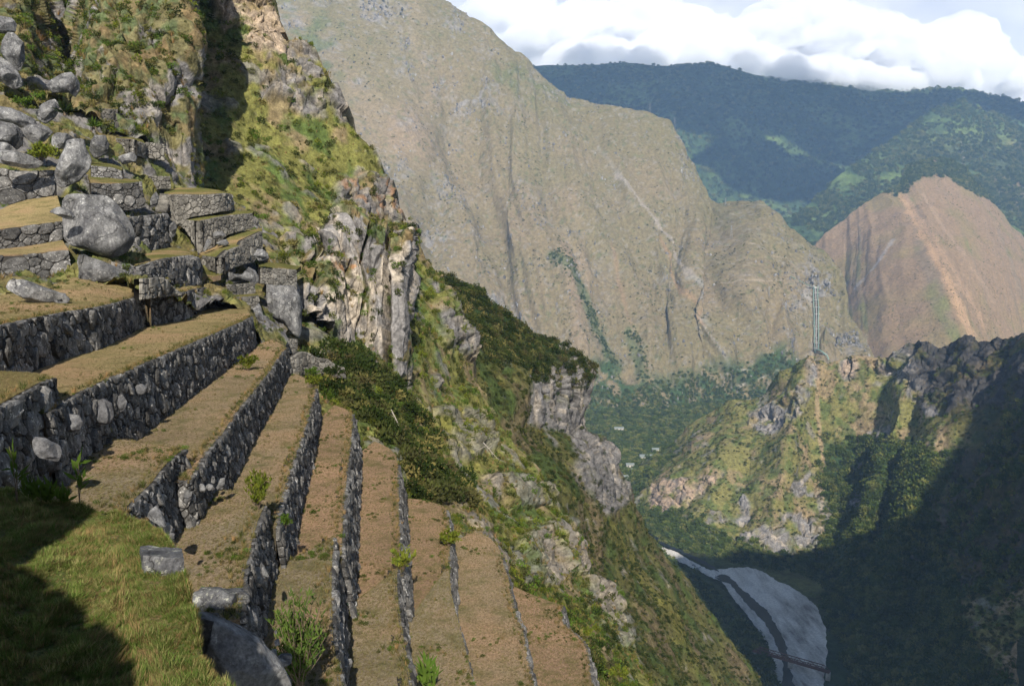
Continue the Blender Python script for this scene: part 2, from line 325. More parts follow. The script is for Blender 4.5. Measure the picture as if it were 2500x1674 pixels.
# --- big tan mountain across the valley
top1 = [(300, -320, 4000), (500, -270, 3950), (800, -190, 3830), (1000, -70, 3700), (1100, 6, 3650), (1183, 57, 3620), (1259, 121, 3600), (1310, 166, 3580), (1374, 226, 3550), (1435, 245, 3530), (1521, 258, 3500), (1629, 290, 3450), (1674, 363, 3380), (1712, 427, 3320), (1744, 488, 3260), (1865, 490, 3100), (1923, 548, 3020), (2018, 619, 2900), (2063, 689, 2830), (2088, 784, 2750), (2127, 855, 2700), (2160, 930, 2680)]
bot1 = [(250, 500, 2900), (450, 560, 2800), (700, 700, 2600), (900, 800, 2480), (1050, 880, 2420), (1150, 930, 2380), (1230, 970, 2350), (1300, 1000, 2320), (1370, 1015, 2300), (1430, 1020, 2290), (1490, 1018, 2290), (1550, 1010, 2300), (1610, 1000, 2330), (1660, 985, 2370), (1710, 970, 2420), (1760, 955, 2460), (1840, 950, 2480), (1900, 945, 2490), (1960, 940, 2500), (2010, 940, 2500), (2060, 945, 2500), (2110, 960, 2480)]
mid1 = [tuple(0.5 * np.array(a) + 0.5 * np.array(b) + np.array([0, 0, d])) for a, b, d in zip(top1, bot1, [60, 40, 0, -40, 60, 90, 40, -40, -90, -60, 20, 80, 60, -20, -60, -110, -40, 20, 10, -30, 0, 0])]
low1 = [(u, 600 + 475.0 / (Y - 70) * F, Y - 70) for u, v, Y in bot1]
U, V, P = loft([low1, bot1, mid1, top1], 430, 330)
n = normals(P); q = np.linspace(0, 21, 430)[None, :] + 0.3 * pn(P / 350) + 0 * V
tt = np.clip((np.linspace(0, 1, 330)[:, None] - 0.333) / 0.667, 0, 1) + 0 * V
gul = ridged(np.stack([q * 0.55 + tt * 0.9, tt * 1.1, 0 * V], -1), 4)
rk = sstep(0.05, 0.5, fbm(P / 150 + 3, 5)) * np.clip(softpoly(U, V, [(640, -50), (1000, -80), (1230, 250), (1000, 330), (1130, 620), (1300, 860), (1150, 900), (700, 300)], 60) + 0.55 * softpoly(U, V, [(1640, 270), (1760, 480), (1700, 500), (1630, 380)], 15) + softpoly(U, V, [(1950, 660), (2060, 640), (2130, 880), (1960, 880), (1930, 760)], 25) + 0.25, 0, 1)
rib = ridged(np.stack([q * 0.30 + tt * 1.3 + 0.15 * fbm(P / 500, 2), tt * 0.7, 0 * V + 3], -1), 3)
P = P + n * (-gul * 16 + rib * 55 * sstep(0.0, 0.25, tt) * (1 - 0.8 * tt ** 4) + fbm(P / 60, 4) * 8 + fbm(P / 14, 3) * 2.2)[..., None] + n * (rk * np.maximum(rockdisp(P, 26, 0.6), -12))[..., None]
c = lerp(TAN * np.array([1.14, 1.19, 1.24]), TAN * np.array([1.02, 1.13, 1.08]), sstep(-0.4, 0.5, fbm(P / 300, 4)))
c = lerp(c, OLIVE * np.array([1.0, 0.92, 1.25]), 0.6 * sstep(0.6, 1.05, tt + 0.25 * fbm(P / 200, 3)))
c = lerp(c, OLIVE * np.array([0.95, 0.86, 1.1]), 0.4 * sstep(0.1, 0.8, gul)); c = lerp(c, TAN * np.array([1.2, 1.05, 0.95]), 0.5 * sstep(0.3, -0.6, gul) * sstep(0.75, 0.3, tt))
c = lerp(c, GREY * 1.15, 0.8 * rk * sstep(-0.25, 0.35, fbm(P / 24, 3)))
c = lerp(c, GREEN * 1.1, 0.7 * softpoly(U, V, [(640, 0), (800, 40), (860, 200), (760, 260), (640, 120)], 60) * sstep(-0.2, 0.3, fbm(P / 90, 3)))
c = lerp(c, GREEN * 1.0, 0.5 * softpoly(U, V, [(1200, 150), (1300, 180), (1400, 260), (1300, 270), (1200, 220)], 25) * sstep(-0.2, 0.3, fbm(P / 60, 3)))
c = lerp(c, FOREST * 1.6, 0.4 * sstep(0.36, 0.55, fbm(P / 20 + 40, 3))); c = lerp(c, GREY * 1.3, 0.4 * sstep(0.40, 0.55, fbm(P / 16 + 81, 3))); c = lerp(c, OLIVE * np.array([0.85, 0.85, 0.9]), 0.45 * sstep(0.1, -0.7, rib))
for pl, wd, cc, k in (([(1355, 655), (1395, 690), (1430, 780), (1470, 870), (1500, 920)], 18, FOREST * 1.7, 0.6), ([(1525, 830), (1550, 890), (1570, 950)], 14, FOREST * 1.8, 0.5),
                   ([(1460, 365), (1500, 430), (1530, 490)], 5, (0.24, 0.22, 0.18), 0.6), ([(1500, 440), (1525, 470), (1570, 535), (1590, 560), (1640, 620), (1680, 680), (1690, 720), (1715, 760), (1740, 820)], 5, (0.30, 0.265, 0.23), 0.75),
                   ([(1740, 820), (1762, 880), (1770, 900), (1768, 970)], 4, (0.33, 0.295, 0.25), 0.75), ([(1690, 720), (1720, 770), (1752, 825)], 8, (0.26, 0.25, 0.21), 0.6),
                   ([(1600, 600), (1650, 690), (1700, 790), (1745, 830)], 6, (0.29, 0.19, 0.11), 0.6), ([(1480, 610), (1500, 690), (1530, 810)], 5, (0.27, 0.18, 0.11), 0.5), ([(1770, 905), (1830, 908)], 3, (0.36, 0.34, 0.3), 0.7), ([(1800, 940), (1850, 925), (1890, 915)], 3, (0.36, 0.34, 0.3), 0.7),
                   ([(1720, 580), (1790, 600), (1850, 630), (1900, 655), (1960, 690)], 2.0, (0.33, 0.27, 0.2), 0.5), ([(1780, 720), (1840, 710), (1900, 700), (1970, 706)], 2.0, (0.33, 0.27, 0.2), 0.6), ([(1500, 395), (1570, 400)], 1.8, (0.3, 0.25, 0.18), 0.5),
                   ([(1960, 720), (1985, 760), (1990, 830), (1975, 880)], 14, (0.34, 0.30, 0.26), 0.35)):
    c = lerp(c, np.array(cc), k * sstep(wd, wd * 0.35, polydist(U, V, pl) + wd * 0.55 * fbm(P / 40, 3)))
c = lerp(c, FOREST * 1.35, softpoly(U, V, [(1400, 930), (1480, 880), (1560, 940), (1680, 930), (1740, 905), (1800, 890), (1880, 870), (1960, 900), (2000, 1000), (1400, 1060)], 22) * sstep(-0.35, 0.1, fbm(P / 45, 4)))
M1P, M1U, M1V, M1R = P, U, V, rk
terrain('mountain', P, c, M_FAR, back=[(500, -300), (1200, -1200)])

# ================================================================== valley floor, river, spur
def floorpoly(name, uv, z, mat, n=0):
    R_ = resample(np.array(list(uv) + [uv[0]], float), 260)[:-1]; R_ = R_ + np.stack([fbm(np.c_[R_ / 14, np.full(len(R_), z)], 4), fbm(np.c_[R_ / 14 + 40, np.full(len(R_), z)], 4)], -1) * np.array([4.5, 2.2]); Q = onplane(R_, z); me = bpy.data.meshes.new(name); me.from_pydata([tuple(x) for x in Q], [], [tuple(range(len(Q)))]); me.materials.append(mat); me.update()
    return tag(obj(name, me), kind='structure')
def z6(pts): return [(1400 + x / 1.7936, 800 + y / 1.7936) for x, y in pts]
m_grav, t = new_mat('river_gravel'); a1 = noise(t, 0.03, 8, 0.6, stretch=(2.2, 0.5, 1)); a2 = noise(t, 0.4, 6, 0.7)
cc = ramp(t, [(0.34, (0.25, 0.22, 0.19)), (0.45, (0.52, 0.48, 0.43)), (0.60, (0.72, 0.68, 0.62))], a1); cc = mixc(t, cc, mapr(t, a2, 0.3, 0.7, 0.7, 1.25), 1.0, 'MULTIPLY'); finish(t, cc, 0.95, ((a2, 0.8),))
m_wat, t = new_mat('river_water'); a1 = noise(t, 0.25, 6, 0.6); p = finish(t, ramp(t, [(0.4, (0.012, 0.016, 0.018)), (0.75, (0.025, 0.032, 0.034))], a1), 0.4, ((a1, 0.05),), 0.12)
floorpoly('riverbank', z6([(600, 1060), (700, 1050), (760, 1045), (830, 1065), (900, 1110), (960, 1135), (1010, 1170), (1060, 1215), (1085, 1260), (1105, 1330), (1112, 1420), (1100, 1500), (1090, 1620), (860, 1640), (880, 1540), (885, 1470), (850, 1390), (800, 1310), (750, 1245), (690, 1170), (650, 1110)]), -452.0, m_grav)
floorpoly('riverbank', z6([(340, 950), (380, 960), (430, 970), (520, 1020), (600, 1060), (650, 1110), (600, 1090), (540, 1060), (440, 1010), (370, 985)]), -451.8, m_grav)
floorpoly('river', z6([(625, 1088), (655, 1078), (690, 1092), (730, 1140), (790, 1185), (845, 1235), (885, 1290), (915, 1350), (938, 1420), (945, 1490), (970, 1560), (980, 1640), (905, 1640), (915, 1540), (918, 1480), (900, 1410), (870, 1350), (835, 1290), (780, 1230), (730, 1175), (690, 1125), (640, 1105)]), -451.4, m_wat)
floorpoly('river', z6([(640, 1068), (600, 1052), (520, 1010), (450, 975), (400, 955), (300, 880), (310, 875), (410, 945), (530, 1000), (610, 1040)]), -451.3, m_wat)

# --- the spur across the river and the cliffs at its right
botP = [(1450, 1180, 1610), (1520, 1260, 1418), (1600, 1330, 1282), (1680, 1365, 1223), (1770, 1385, 1192), (1850, 1400, 1170), (1910, 1425, 1135), (1970, 1460, 1088), (2010, 1510, 1028), (2025, 1560, 975), (2035, 1640, 900), (2050, 1760, 807), (2090, 1900, 720), (2160, 2100, 624), (2300, 2400, 520)]
topP = [(1500, 1195, 1720), (1550, 1160, 1700), (1623, 1101, 1660), (1712, 1023, 1600), (1770, 985, 1570), (1824, 967, 1540), (1874, 939, 1520), (1902, 906, 1500), (1946, 898, 1480), (1983, 876, 1460), (2019, 898, 1450), (2058, 878, 1440), (2097, 867, 1430), (2136, 872, 1420), (2180, 867, 1400), (2208, 836, 1380), (2236, 826, 1360), (2270, 834, 1340), (2292, 850, 1330), (2320, 834, 1310), (2370, 822, 1280), (2381, 834, 1270), (2415, 828, 1250), (2454, 820, 1220), (2500, 803, 1180), (2600, 770, 1080), (2720, 750, 950)]
tu = [1500, 1600, 1690, 1800, 1890, 1975, 2020, 2090, 2170, 2236, 2292, 2370, 2454, 2560, 2720]
tarr = np.array(topP); topPm = [(x, np.interp(x, tarr[:, 0], tarr[:, 1]), np.interp(x, tarr[:, 0], tarr[:, 2])) for x in tu]
midP = [tuple(0.5 * np.array(a) + 0.5 * np.array(b) + np.array([0, 0, d])) for a, b, d in zip(topPm, botP, [0, -20, -40, -30, 20, -10, 60, 90, 80, 40, 60, 20, 40, 0, 0])]
NU, NV = 520, 300
U, V, P = loft([botP, midP, topPm], NU, NV)
# let the crest follow the traced skyline
crest = np.interp(U[-1], tarr[:, 0], tarr[:, 1]) - V[-1]; tt = np.linspace(0, 1, NV)[:, None] + 0 * U
V = V + crest[None, :] * tt ** 6
Yd = P[..., 1]; P = at(U, V, Yd); n = normals(P)
rocks = [z6(p) for p in ([(750, 370), (800, 345), (1000, 280), (1030, 300), (1020, 370), (900, 440), (870, 470), (800, 450)], [(310, 790), (340, 700), (450, 665), (560, 660), (650, 630), (640, 670), (560, 700), (470, 770), (390, 800)],
    [(580, 850), (600, 800), (690, 790), (720, 700), (760, 730), (760, 860), (690, 830)], [(900, 740), (1000, 640), (1080, 640), (1090, 760), (980, 740)], [(690, 910), (740, 880), (830, 850), (1000, 800), (1080, 830), (1090, 980), (1060, 1000), (940, 1000), (830, 960)],
    [(1160, 190), (1190, 140), (1320, 120), (1400, 130), (1380, 180), (1240, 230), (1180, 220)], [(1360, 170), (1450, 40), (1700, 30), (1990, 0), (1990, 330), (1800, 330), (1560, 380), (1400, 230)], [(1180, 760), (1220, 690), (1280, 690), (1260, 790), (1200, 800)],
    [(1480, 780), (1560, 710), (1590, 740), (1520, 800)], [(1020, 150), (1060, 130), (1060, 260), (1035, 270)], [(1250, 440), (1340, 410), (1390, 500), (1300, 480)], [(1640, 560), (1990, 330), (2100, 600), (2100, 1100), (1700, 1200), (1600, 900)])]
rk = np.zeros_like(U)
for k, poly in enumerate(rocks): rk = np.maximum(rk, softpoly(U + 14 * fbm(P / 30, 3), V + 14 * fbm(P / 30 + 50, 3), poly, 6) * (0.55 if k == 11 else 1.0))
rk = np.clip(rk, 0, 1); rkn = rk * sstep(-0.45, 0.15, fbm(P / 34 + 20, 4)); rks = sstep(0.38, 0.6, fbm(P / 36 + 70, 4)) * 0.6
rkn = np.maximum(rkn, rks * sstep(1000, 1350, 4000 - V * 0))
P = P + n * (fbm(P / 130, 4) * 16 + fbm(P / 26, 3) * 3.0)[..., None] + n * ((0.10 + rk) * rockdisp(P, 24, 0.45) * 0.55)[..., None]
forest = np.clip(softpoly(U, V, z6([(230, 700), (300, 790), (400, 800), (560, 850), (700, 920), (820, 960), (840, 990), (1080, 1000), (1090, 880), (1100, 500), (1350, 480), (1620, 560), (1560, 880), (1650, 1200), (1800, 1500), (2200, 1800), (1700, 2200), (1000, 2000), (500, 1300)]), 22) + softpoly(U, V, z6([(215, 690), (330, 620), (440, 520), (470, 540), (330, 700), (260, 760)]), 10) * 0.7, 0, 1)
forest = np.clip(forest + 0.6 * softpoly(U, V, rocks[11], 25) * sstep(-0.1, 0.3, fbm(P / 40 + 15, 3)), 0, 1) * (1 - 0.9 * rkn)
c = lerp(OLIVE * np.array([1.12, 1.08, 1.1]), TAN * 1.15, 0.8 * sstep(0.0, 0.5, fbm(P / 60 + 9, 4))); c = lerp(c, GREEN * 1.05, 0.75 * sstep(-0.05, 0.35, fbm(P / 22 + 3, 4)))
c = lerp(c, FOREST * 1.1, forest); rc = lerp(GREY * 0.95, PALE, sstep(0.1, 0.5, fbm(P * np.array([1 / 9, 1 / 9, 1 / 70]), 3)) * 0.8)
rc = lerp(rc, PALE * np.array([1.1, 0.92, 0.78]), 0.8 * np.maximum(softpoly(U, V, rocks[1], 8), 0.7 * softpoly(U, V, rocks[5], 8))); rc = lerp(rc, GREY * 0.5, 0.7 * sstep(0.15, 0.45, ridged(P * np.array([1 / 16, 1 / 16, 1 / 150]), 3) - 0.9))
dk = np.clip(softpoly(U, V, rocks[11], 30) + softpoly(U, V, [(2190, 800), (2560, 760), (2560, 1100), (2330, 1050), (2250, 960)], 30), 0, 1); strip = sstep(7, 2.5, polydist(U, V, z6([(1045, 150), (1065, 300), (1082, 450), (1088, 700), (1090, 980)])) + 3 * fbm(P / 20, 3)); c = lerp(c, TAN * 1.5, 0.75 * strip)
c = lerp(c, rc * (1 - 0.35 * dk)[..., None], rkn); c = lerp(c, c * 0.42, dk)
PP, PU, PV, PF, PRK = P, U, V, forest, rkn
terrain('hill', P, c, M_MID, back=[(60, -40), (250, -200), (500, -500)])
# ================================================================== near side: ridge with the overgrown cliff, then the buttress
topB = [(1050, 640, 300), (1060, 672, 300), (1115, 712, 310), (1210, 772, 335), (1319, 822, 355), (1380, 858, 366), (1412, 900, 372), (1428, 940, 374), (1416, 990, 376), (1416, 1045, 378), (1475, 1066, 400), (1506, 1110, 405), (1514, 1170, 405), (1550, 1246, 410), (1620, 1358, 425), (1712, 1470, 430), (1790, 1570, 420), (1880, 1720, 400)]
botB = [(980, 600, 222), (1000, 640, 225), (1050, 720, 230), (1090, 800, 235), (1120, 880, 235), (1140, 920, 234), (1160, 960, 232), (1180, 1000, 230), (1200, 1040, 227), (1225, 1090, 223), (1270, 1150, 219), (1310, 1210, 215), (1345, 1270, 211), (1385, 1350, 205), (1430, 1450, 200), (1500, 1560, 190), (1570, 1680, 180), (1650, 1820, 170)]
midB = [tuple(0.42 * np.array(a) + 0.58 * np.array(b) + np.array([0, 0, d])) for a, b, d in zip(topB, botB, [0, 0, 0, -6, -16, -22, -26, -26, -24, -22, -26, -30, -26, -12, 0, 0, 0, 0])]
U, V, P = loft([botB, midB, topB], 330, 230); n = normals(P)
rocksB = [[(1290, 900), (1330, 905), (1380, 870), (1440, 900), (1440, 1000), (1425, 1080), (1380, 1060), (1290, 1030)], [(1390, 1060), (1420, 1060), (1520, 1080), (1530, 1230), (1470, 1260), (1420, 1180)], [(1440, 1430), (1500, 1430), (1560, 1560), (1520, 1640), (1440, 1560)]]
rk = np.zeros_like(U)
for k, poly in enumerate(rocksB): rk = np.maximum(rk, softpoly(U + 10 * fbm(P / 8, 3), V + 10 * fbm(P / 8 + 50, 3), poly, 8) * (1, 1, 0.7)[k])
rkn = rk * sstep(-0.8, -0.25, fbm(P / 9 + 20, 4)); rkn = np.maximum(rkn, 0.7 * sstep(0.4, 0.6, fbm(P / 13 + 77, 4)))
P = P + n * (fbm(P / 40, 4) * 5 + fbm(P / 8, 3) * 1.0)[..., None] + n * ((0.12 + rk) * rockdisp(P, 9, 0.25) * 0.5)[..., None]
shrubB = softpoly(U, V, [(1050, 640), (1120, 700), (1330, 800), (1440, 920), (1400, 940), (1280, 900), (1180, 880), (1100, 800)], 15)
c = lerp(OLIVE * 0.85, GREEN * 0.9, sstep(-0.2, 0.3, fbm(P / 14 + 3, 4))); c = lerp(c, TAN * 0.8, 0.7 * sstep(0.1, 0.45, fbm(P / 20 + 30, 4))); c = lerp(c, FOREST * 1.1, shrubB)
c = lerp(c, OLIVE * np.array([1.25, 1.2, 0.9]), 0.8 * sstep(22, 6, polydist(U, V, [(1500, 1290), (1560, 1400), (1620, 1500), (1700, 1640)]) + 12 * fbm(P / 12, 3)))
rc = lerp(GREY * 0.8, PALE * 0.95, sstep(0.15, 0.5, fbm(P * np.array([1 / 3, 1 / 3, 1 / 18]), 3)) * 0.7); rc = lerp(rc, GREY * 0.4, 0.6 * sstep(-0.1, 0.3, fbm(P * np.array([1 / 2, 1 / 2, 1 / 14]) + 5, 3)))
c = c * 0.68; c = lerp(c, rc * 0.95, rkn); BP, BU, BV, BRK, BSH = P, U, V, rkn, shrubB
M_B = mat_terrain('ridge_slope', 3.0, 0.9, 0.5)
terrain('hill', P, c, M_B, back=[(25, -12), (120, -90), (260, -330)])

# --- buttress behind and beside the terraces
topA = [(640, -90, 190), (656, 0, 189), (672, 50, 188), (684, 100, 187), (700, 108, 186), (735, 98, 184), (760, 120, 183), (780, 160, 182), (790, 200, 182), (812, 240, 182), (838, 304, 182), (875, 352, 183), (913, 402, 184), (945, 459, 185), (976, 528, 186), (1003, 570, 188), (1028, 631, 190), (1074, 690, 194), (1118, 752, 193), (1138, 810, 190), (1146, 880, 184), (1155, 930, 180), (1190, 960, 176), (1200, 1020, 172), (1250, 1090, 166), (1315, 1145, 162), (1352, 1188, 160), (1362, 1235, 156), (1403, 1274, 150), (1420, 1320, 146), (1430, 1402, 140), (1500, 1500, 135), (1600, 1674, 125), (1700, 1850, 115)]
rowA = [(430, -90, 176), (440, 60, 172), (450, 150, 168), (460, 250, 160), (480, 400, 146), (520, 560, 126), (590, 660, 112), (660, 760, 102), (730, 860, 92), (800, 930, 86), (880, 1010, 82), (960, 1100, 78), (1040, 1200, 74), (1130, 1300, 70), (1220, 1400, 68), (1280, 1480, 66), (1380, 1560, 66), (1440, 1674, 64), (1500, 1850, 60)]
NUA, NVA = 580, 280
r0 = idx_resample(rowA, NUA); rm1 = r0 + np.array([-25, 120, 0]); rm1[:, 2] = r0[:, 2] * 0.78
rT = idx_resample(topA, NUA)
# line the crest stations up with the low row by height in the picture
tv = np.linspace(0, 1, NUA); rT = resample(topA, NUA); r0 = resample(rowA, NUA); rm1 = r0 + np.array([-25, 130, 0]); rm1[:, 2] = r0[:, 2] * 0.78
rm = 0.5 * r0 + 0.5 * rT; rm[:, 2] -= 14 * np.exp(-((tv - 0.47) / 0.12) ** 2)
U, V, P = loft([rm1, r0, rm, rT], NUA, NVA); n = normals(P)
z5 = lambda pts: [(500 + x / 1.743, y / 1.743) for x, y in pts]
z4 = lambda pts: [(600 + x / 1.7945, 800 + y / 1.7945) for x, y in pts]
rocksA = [z5([(0, -60), (270, -60), (300, 60), (335, 190), (340, 250), (260, 250), (120, 190), (60, 110)]), z5([(335, 190), (400, 170), (450, 195), (490, 240), (495, 330), (490, 520), (440, 500), (330, 440), (230, 420), (270, 260)]),
    z5([(560, 770), (700, 740), (770, 760), (830, 900), (880, 1000), (780, 990), (560, 950), (540, 860)]), z5([(490, 340), (520, 340), (590, 530), (550, 540), (500, 450)]), z5([(930, 1170), (1010, 1240), (1110, 1420), (1120, 1540), (1000, 1480), (960, 1300)]),
    z4([(690, 180), (740, 190), (730, 260), (690, 250)]), z4([(850, 340), (900, 340), (1040, 370), (1080, 480), (1080, 560), (960, 580), (900, 540), (850, 430)]), z4([(1060, 640), (1200, 670), (1350, 690), (1370, 790), (1240, 790), (1170, 770), (1070, 700)]), z4([(810, 200), (850, 210), (850, 290), (820, 280)]),
    z4([(1150, 950), (1250, 900), (1340, 860), (1470, 940), (1490, 1080), (1340, 1120), (1180, 1100)]), z4([(1480, 1100), (1600, 1120), (1640, 1250), (1700, 1400), (1600, 1400), (1500, 1200)]), z5([(280, 1060), (400, 1050), (480, 1050), (480, 1200), (300, 1120)])]
rk = np.zeros_like(U)
for k, poly in enumerate(rocksA): rk = np.maximum(rk, softpoly(U + 11 * fbm(P / 5, 3), V + 11 * fbm(P / 5 + 50, 3), poly, 8) * (0.7 if k in (6, 7, 9, 10) else 1.0))
spk = sstep(0.34, 0.55, fbm(P / 7 + 91, 4)); rkn = np.maximum(rk * sstep(-0.45, 0.15, fbm(P / 5 + 20, 4)), 0.7 * spk)
P = P + n * (fbm(P / 22, 4) * 2.2 + fbm(P / 4, 3) * 0.45)[..., None] + n * (rk * 1.2 + (0.08 + rk) * rockdisp(P, 4.5, 0.9) * 0.6 + spk * 0.5)[..., None]
c = lerp(OLIVE * np.array([1.0, 1.02, 0.9]), GREEN * 1.1, sstep(-0.15, 0.35, fbm(P / 7 + 3, 4))); c = lerp(c, TAN, 0.75 * sstep(0.1, 0.4, fbm(P / 11 + 30, 4)))
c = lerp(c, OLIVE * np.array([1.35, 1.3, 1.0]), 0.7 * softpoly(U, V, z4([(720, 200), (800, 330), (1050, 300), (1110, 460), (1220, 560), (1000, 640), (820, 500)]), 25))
rc = lerp(GREY * 0.8, PALE * 0.8, sstep(0.0, 0.4, fbm(P * np.array([1 / 2.2, 1 / 2.2, 1 / 6]), 4)) * 0.75); rc = lerp(rc, GREY * 0.45, 0.6 * sstep(0.05, 0.35, fbm(P * np.array([1 / 1.5, 1 / 1.5, 1 / 5]) + 5, 3)))
rc = lerp(rc, PALE * np.array([1.1, 0.98, 0.85]), 0.7 * softpoly(U, V, rocksA[0], 12)); rc = lerp(rc, RUST, 0.7 * sstep(0.15, 0.4, fbm(P / 3 + 12, 3)) * softpoly(U, V, rocksA[2], 20))
c = lerp(c, rc, rkn); AP, AU, AV, ARK = P, U, V, rkn
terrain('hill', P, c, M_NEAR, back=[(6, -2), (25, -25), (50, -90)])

# --- standing cliff in front of the buttress
def cliff(name, rows, nu, nv, s, tint, cracks=(), rust=None, wrap=None, wrapl=None, vegb=0.0):
    rows = [[*( [(r[0][0] - 2, r[0][1], r[0][2] + wrapl)] if wrapl else []), *r, *([(r[-1][0] + 2, r[-1][1], r[-1][2] + wrap)] if wrap else [])] for r in rows]
    U, V, P = loft(rows, nu, nv); n = normals(P)
    d = rockdisp(P, s, 0.22) * 0.5 + fbm(P * np.array([1 / s, 1 / s, 0.25 / s]), 3) * s * 0.25 + fbm(P / 1.2, 3) * 0.18
    cr = np.zeros_like(U)
    for pl, wd, dep in cracks:
        k = sstep(wd, wd * 0.35, polydist(U, V, pl) + wd * 0.3 * fbm(P / 2, 2)); d = d * (1 - k) - dep * k; cr = np.maximum(cr, k)
    cell = np.maximum(np.linalg.norm(np.gradient(P, axis=1), axis=-1), np.linalg.norm(np.gradient(P, axis=0), axis=-1)); P = P + n * (d * np.clip((0.8 / cell) ** 1.5, 0.04, 1))[..., None]
    c = lerp(GREY * 0.95, PALE * 1.0, sstep(-0.1, 0.35, fbm(P * np.array([1 / 4.5, 1 / 4.5, 1 / 12.]) + 4, 4)) * tint)
    c = lerp(c, GREY * 0.4, 0.55 * sstep(0.1, 0.4, fbm(P * np.array([1 / 1.2, 1 / 1.2, 1 / 7.]) + 9, 3)))
    n2 = normals(P); veg = sstep(0.15, 0.4, fbm(P / 6 + 60, 4) + 0.25 * n2[..., 2] + 0.35 * n[..., 2] + vegb); c = lerp(c, lerp(OLIVE * np.array([0.85, 0.78, 0.8]), GREEN * 0.85, sstep(-0.2, 0.2, fbm(P / 3, 2))), veg * 0.85); c = lerp(c, TAN * np.array([0.95, 0.8, 0.7]), 0.5 * veg * sstep(0.1, 0.4, fbm(P / 4 + 17, 3)))
    if rust: c = lerp(c, RUST * np.array([1.1, 1.0, 0.8]), 0.8 * softpoly(U, V, rust, 14) * sstep(0.0, 0.3, fbm(P / 2.2 + 33, 3)))
    terrain(name, P, c, M_NEAR); return P, U, V
CT = cliff('cliff', [[(640, 720, 99), (680, 705, 102), (729, 735, 105), (781, 765, 107), (815, 810, 110), (850, 880, 113), (920, 900, 116), (990, 925, 119)],
    [(640, 660, 103), (670, 660, 106), (727, 672, 110), (785, 668, 114), (825, 665, 117), (870, 690, 119), (925, 700, 120), (974, 705, 122)],
    [(640, 620, 107), (662, 618, 109), (724, 618, 113), (785, 592, 118), (835, 545, 123), (885, 548, 124), (945, 560, 125), (1001, 572, 126)],
    [(640, 612, 112), (664, 606, 115), (726, 606, 120), (787, 578, 131), (838, 528, 141), (890, 535, 143), (950, 548, 144), (1002, 560, 145)]], 380, 210, 6.5, 1.0,
    cracks=[([(953, 556), (948, 640), (945, 760), (946, 930)], 10, 9.0), ([(782, 590), (770, 650), (778, 740)], 8, 4.5), ([(900, 560), (880, 640), (895, 700), (880, 800), (870, 900)], 5, 2.0), ([(850, 640), (835, 720), (845, 790)], 5, 2.0)], rust=[(790, 610), (870, 600), (880, 660), (800, 690)], wrap=34, vegb=-0.12)
# --- left buttress
LB = cliff('cliff', [[(-90, 330, 98), (60, 250, 104), (190, 255, 108), (260, 300, 110), (330, 335, 113), (390, 380, 117), (425, 450, 121), (474, 500, 124)],
    [(-90, 190, 110), (60, 150, 116), (170, 160, 140), (215, 190, 121), (300, 200, 120), (380, 230, 121), (415, 300, 123), (458, 312, 126)],
    [(-90, 60, 120), (60, 60, 126), (150, 70, 152), (215, 80, 130), (300, 90, 126), (380, 100, 126), (410, 120, 126), (458, 134, 130)],
    [(-90, -80, 132), (60, -80, 138), (150, -80, 160), (225, -80, 142), (300, -80, 136), (380, -80, 134), (420, -80, 134), (482, -80, 138)],
    [(-90, -260, 150), (60, -260, 156), (150, -260, 172), (225, -260, 156), (300, -260, 150), (380, -260, 148), (440, -260, 148), (500, -260, 150)]], 420, 260, 6.5, 0.3, wrap=52, vegb=0.45)
# ================================================================== terraces and their dry stone walls
M_STONE = mat_rock('wall_stone', (0.042, 0.04, 0.038), (0.155, 0.15, 0.143), (0.42, 0.41, 0.39), 0.4, 0.565, 0.65)
M_RUIN = mat_rock('ruin_stone', (0.075, 0.07, 0.062), (0.21, 0.198, 0.175), (0.38, 0.37, 0.34), 0.5, 0.60, 0.5)
M_CORE = mat_plain('earth_core', (0.035, 0.032, 0.028), 1.0, 0.5)
def mat_grass():
    m, t = new_mat('terrace_grass'); a = nd(t, 'ShaderNodeAttribute', attribute_name='Col')
    n0 = noise(t, 0.16, 6, 0.6); n1 = noise(t, 0.9, 8, 0.65); n2 = noise(t, 9.0, 8, 0.75, stretch=(1, 0.6, 1)); n3 = noise(t, 34.0, 4, 0.7)
    c = mixc(t, a.outputs['Color'], (0.115, 0.125, 0.04), mapr(t, n1, 0.48, 0.66, 0, 0.7)); c = mixc(t, c, (0.34, 0.215, 0.13), mapr(t, n0, 0.47, 0.62, 0, 0.65))
    c = mixc(t, c, mapr(t, n2, 0.3, 0.7, 0.55, 1.45), 1.0, 'MULTIPLY'); c = mixc(t, c, mapr(t, n3, 0.3, 0.7, 0.65, 1.35), 1.0, 'MULTIPLY'); c = mixc(t, c, mapr(t, n0, 0.3, 0.7, 0.72, 1.25), 1.0, 'MULTIPLY')
    finish(t, c, 1.0, ((n1, 0.12), (n2, 0.10), (n3, 0.04)), 0.0); return m
M_GRASS = mat_grass(); DRYP = (0.32, 0.26, 0.17)
def smooth_poly(Q, step=0.5, it=3):
    Q = resample(Q, max(6, int(np.linalg.norm(np.diff(Q, axis=0), axis=1).sum() / step)))
    for _ in range(it): Q[1:-1] = 0.25 * Q[:-2] + 0.5 * Q[1:-1] + 0.25 * Q[2:]
    return Q
def outward(Q):
    d = np.gradient(Q[:, :2], axis=0); n = np.stack([d[:, 1], -d[:, 0]], -1); n /= np.linalg.norm(n, axis=1)[:, None] + 1e-9; return np.c_[n, np.zeros(len(n))]
def drop(Q, z0, b, bat):
    n = outward(Q); R = Q.copy()
    for _ in range(3):
        h = Q[:, 2] - (z0 + b * R[:, 1]); R[:, :2] = Q[:, :2] + n[:, :2] * (bat * h)[:, None]
    R[:, 2] = z0 + b * R[:, 1]; return R
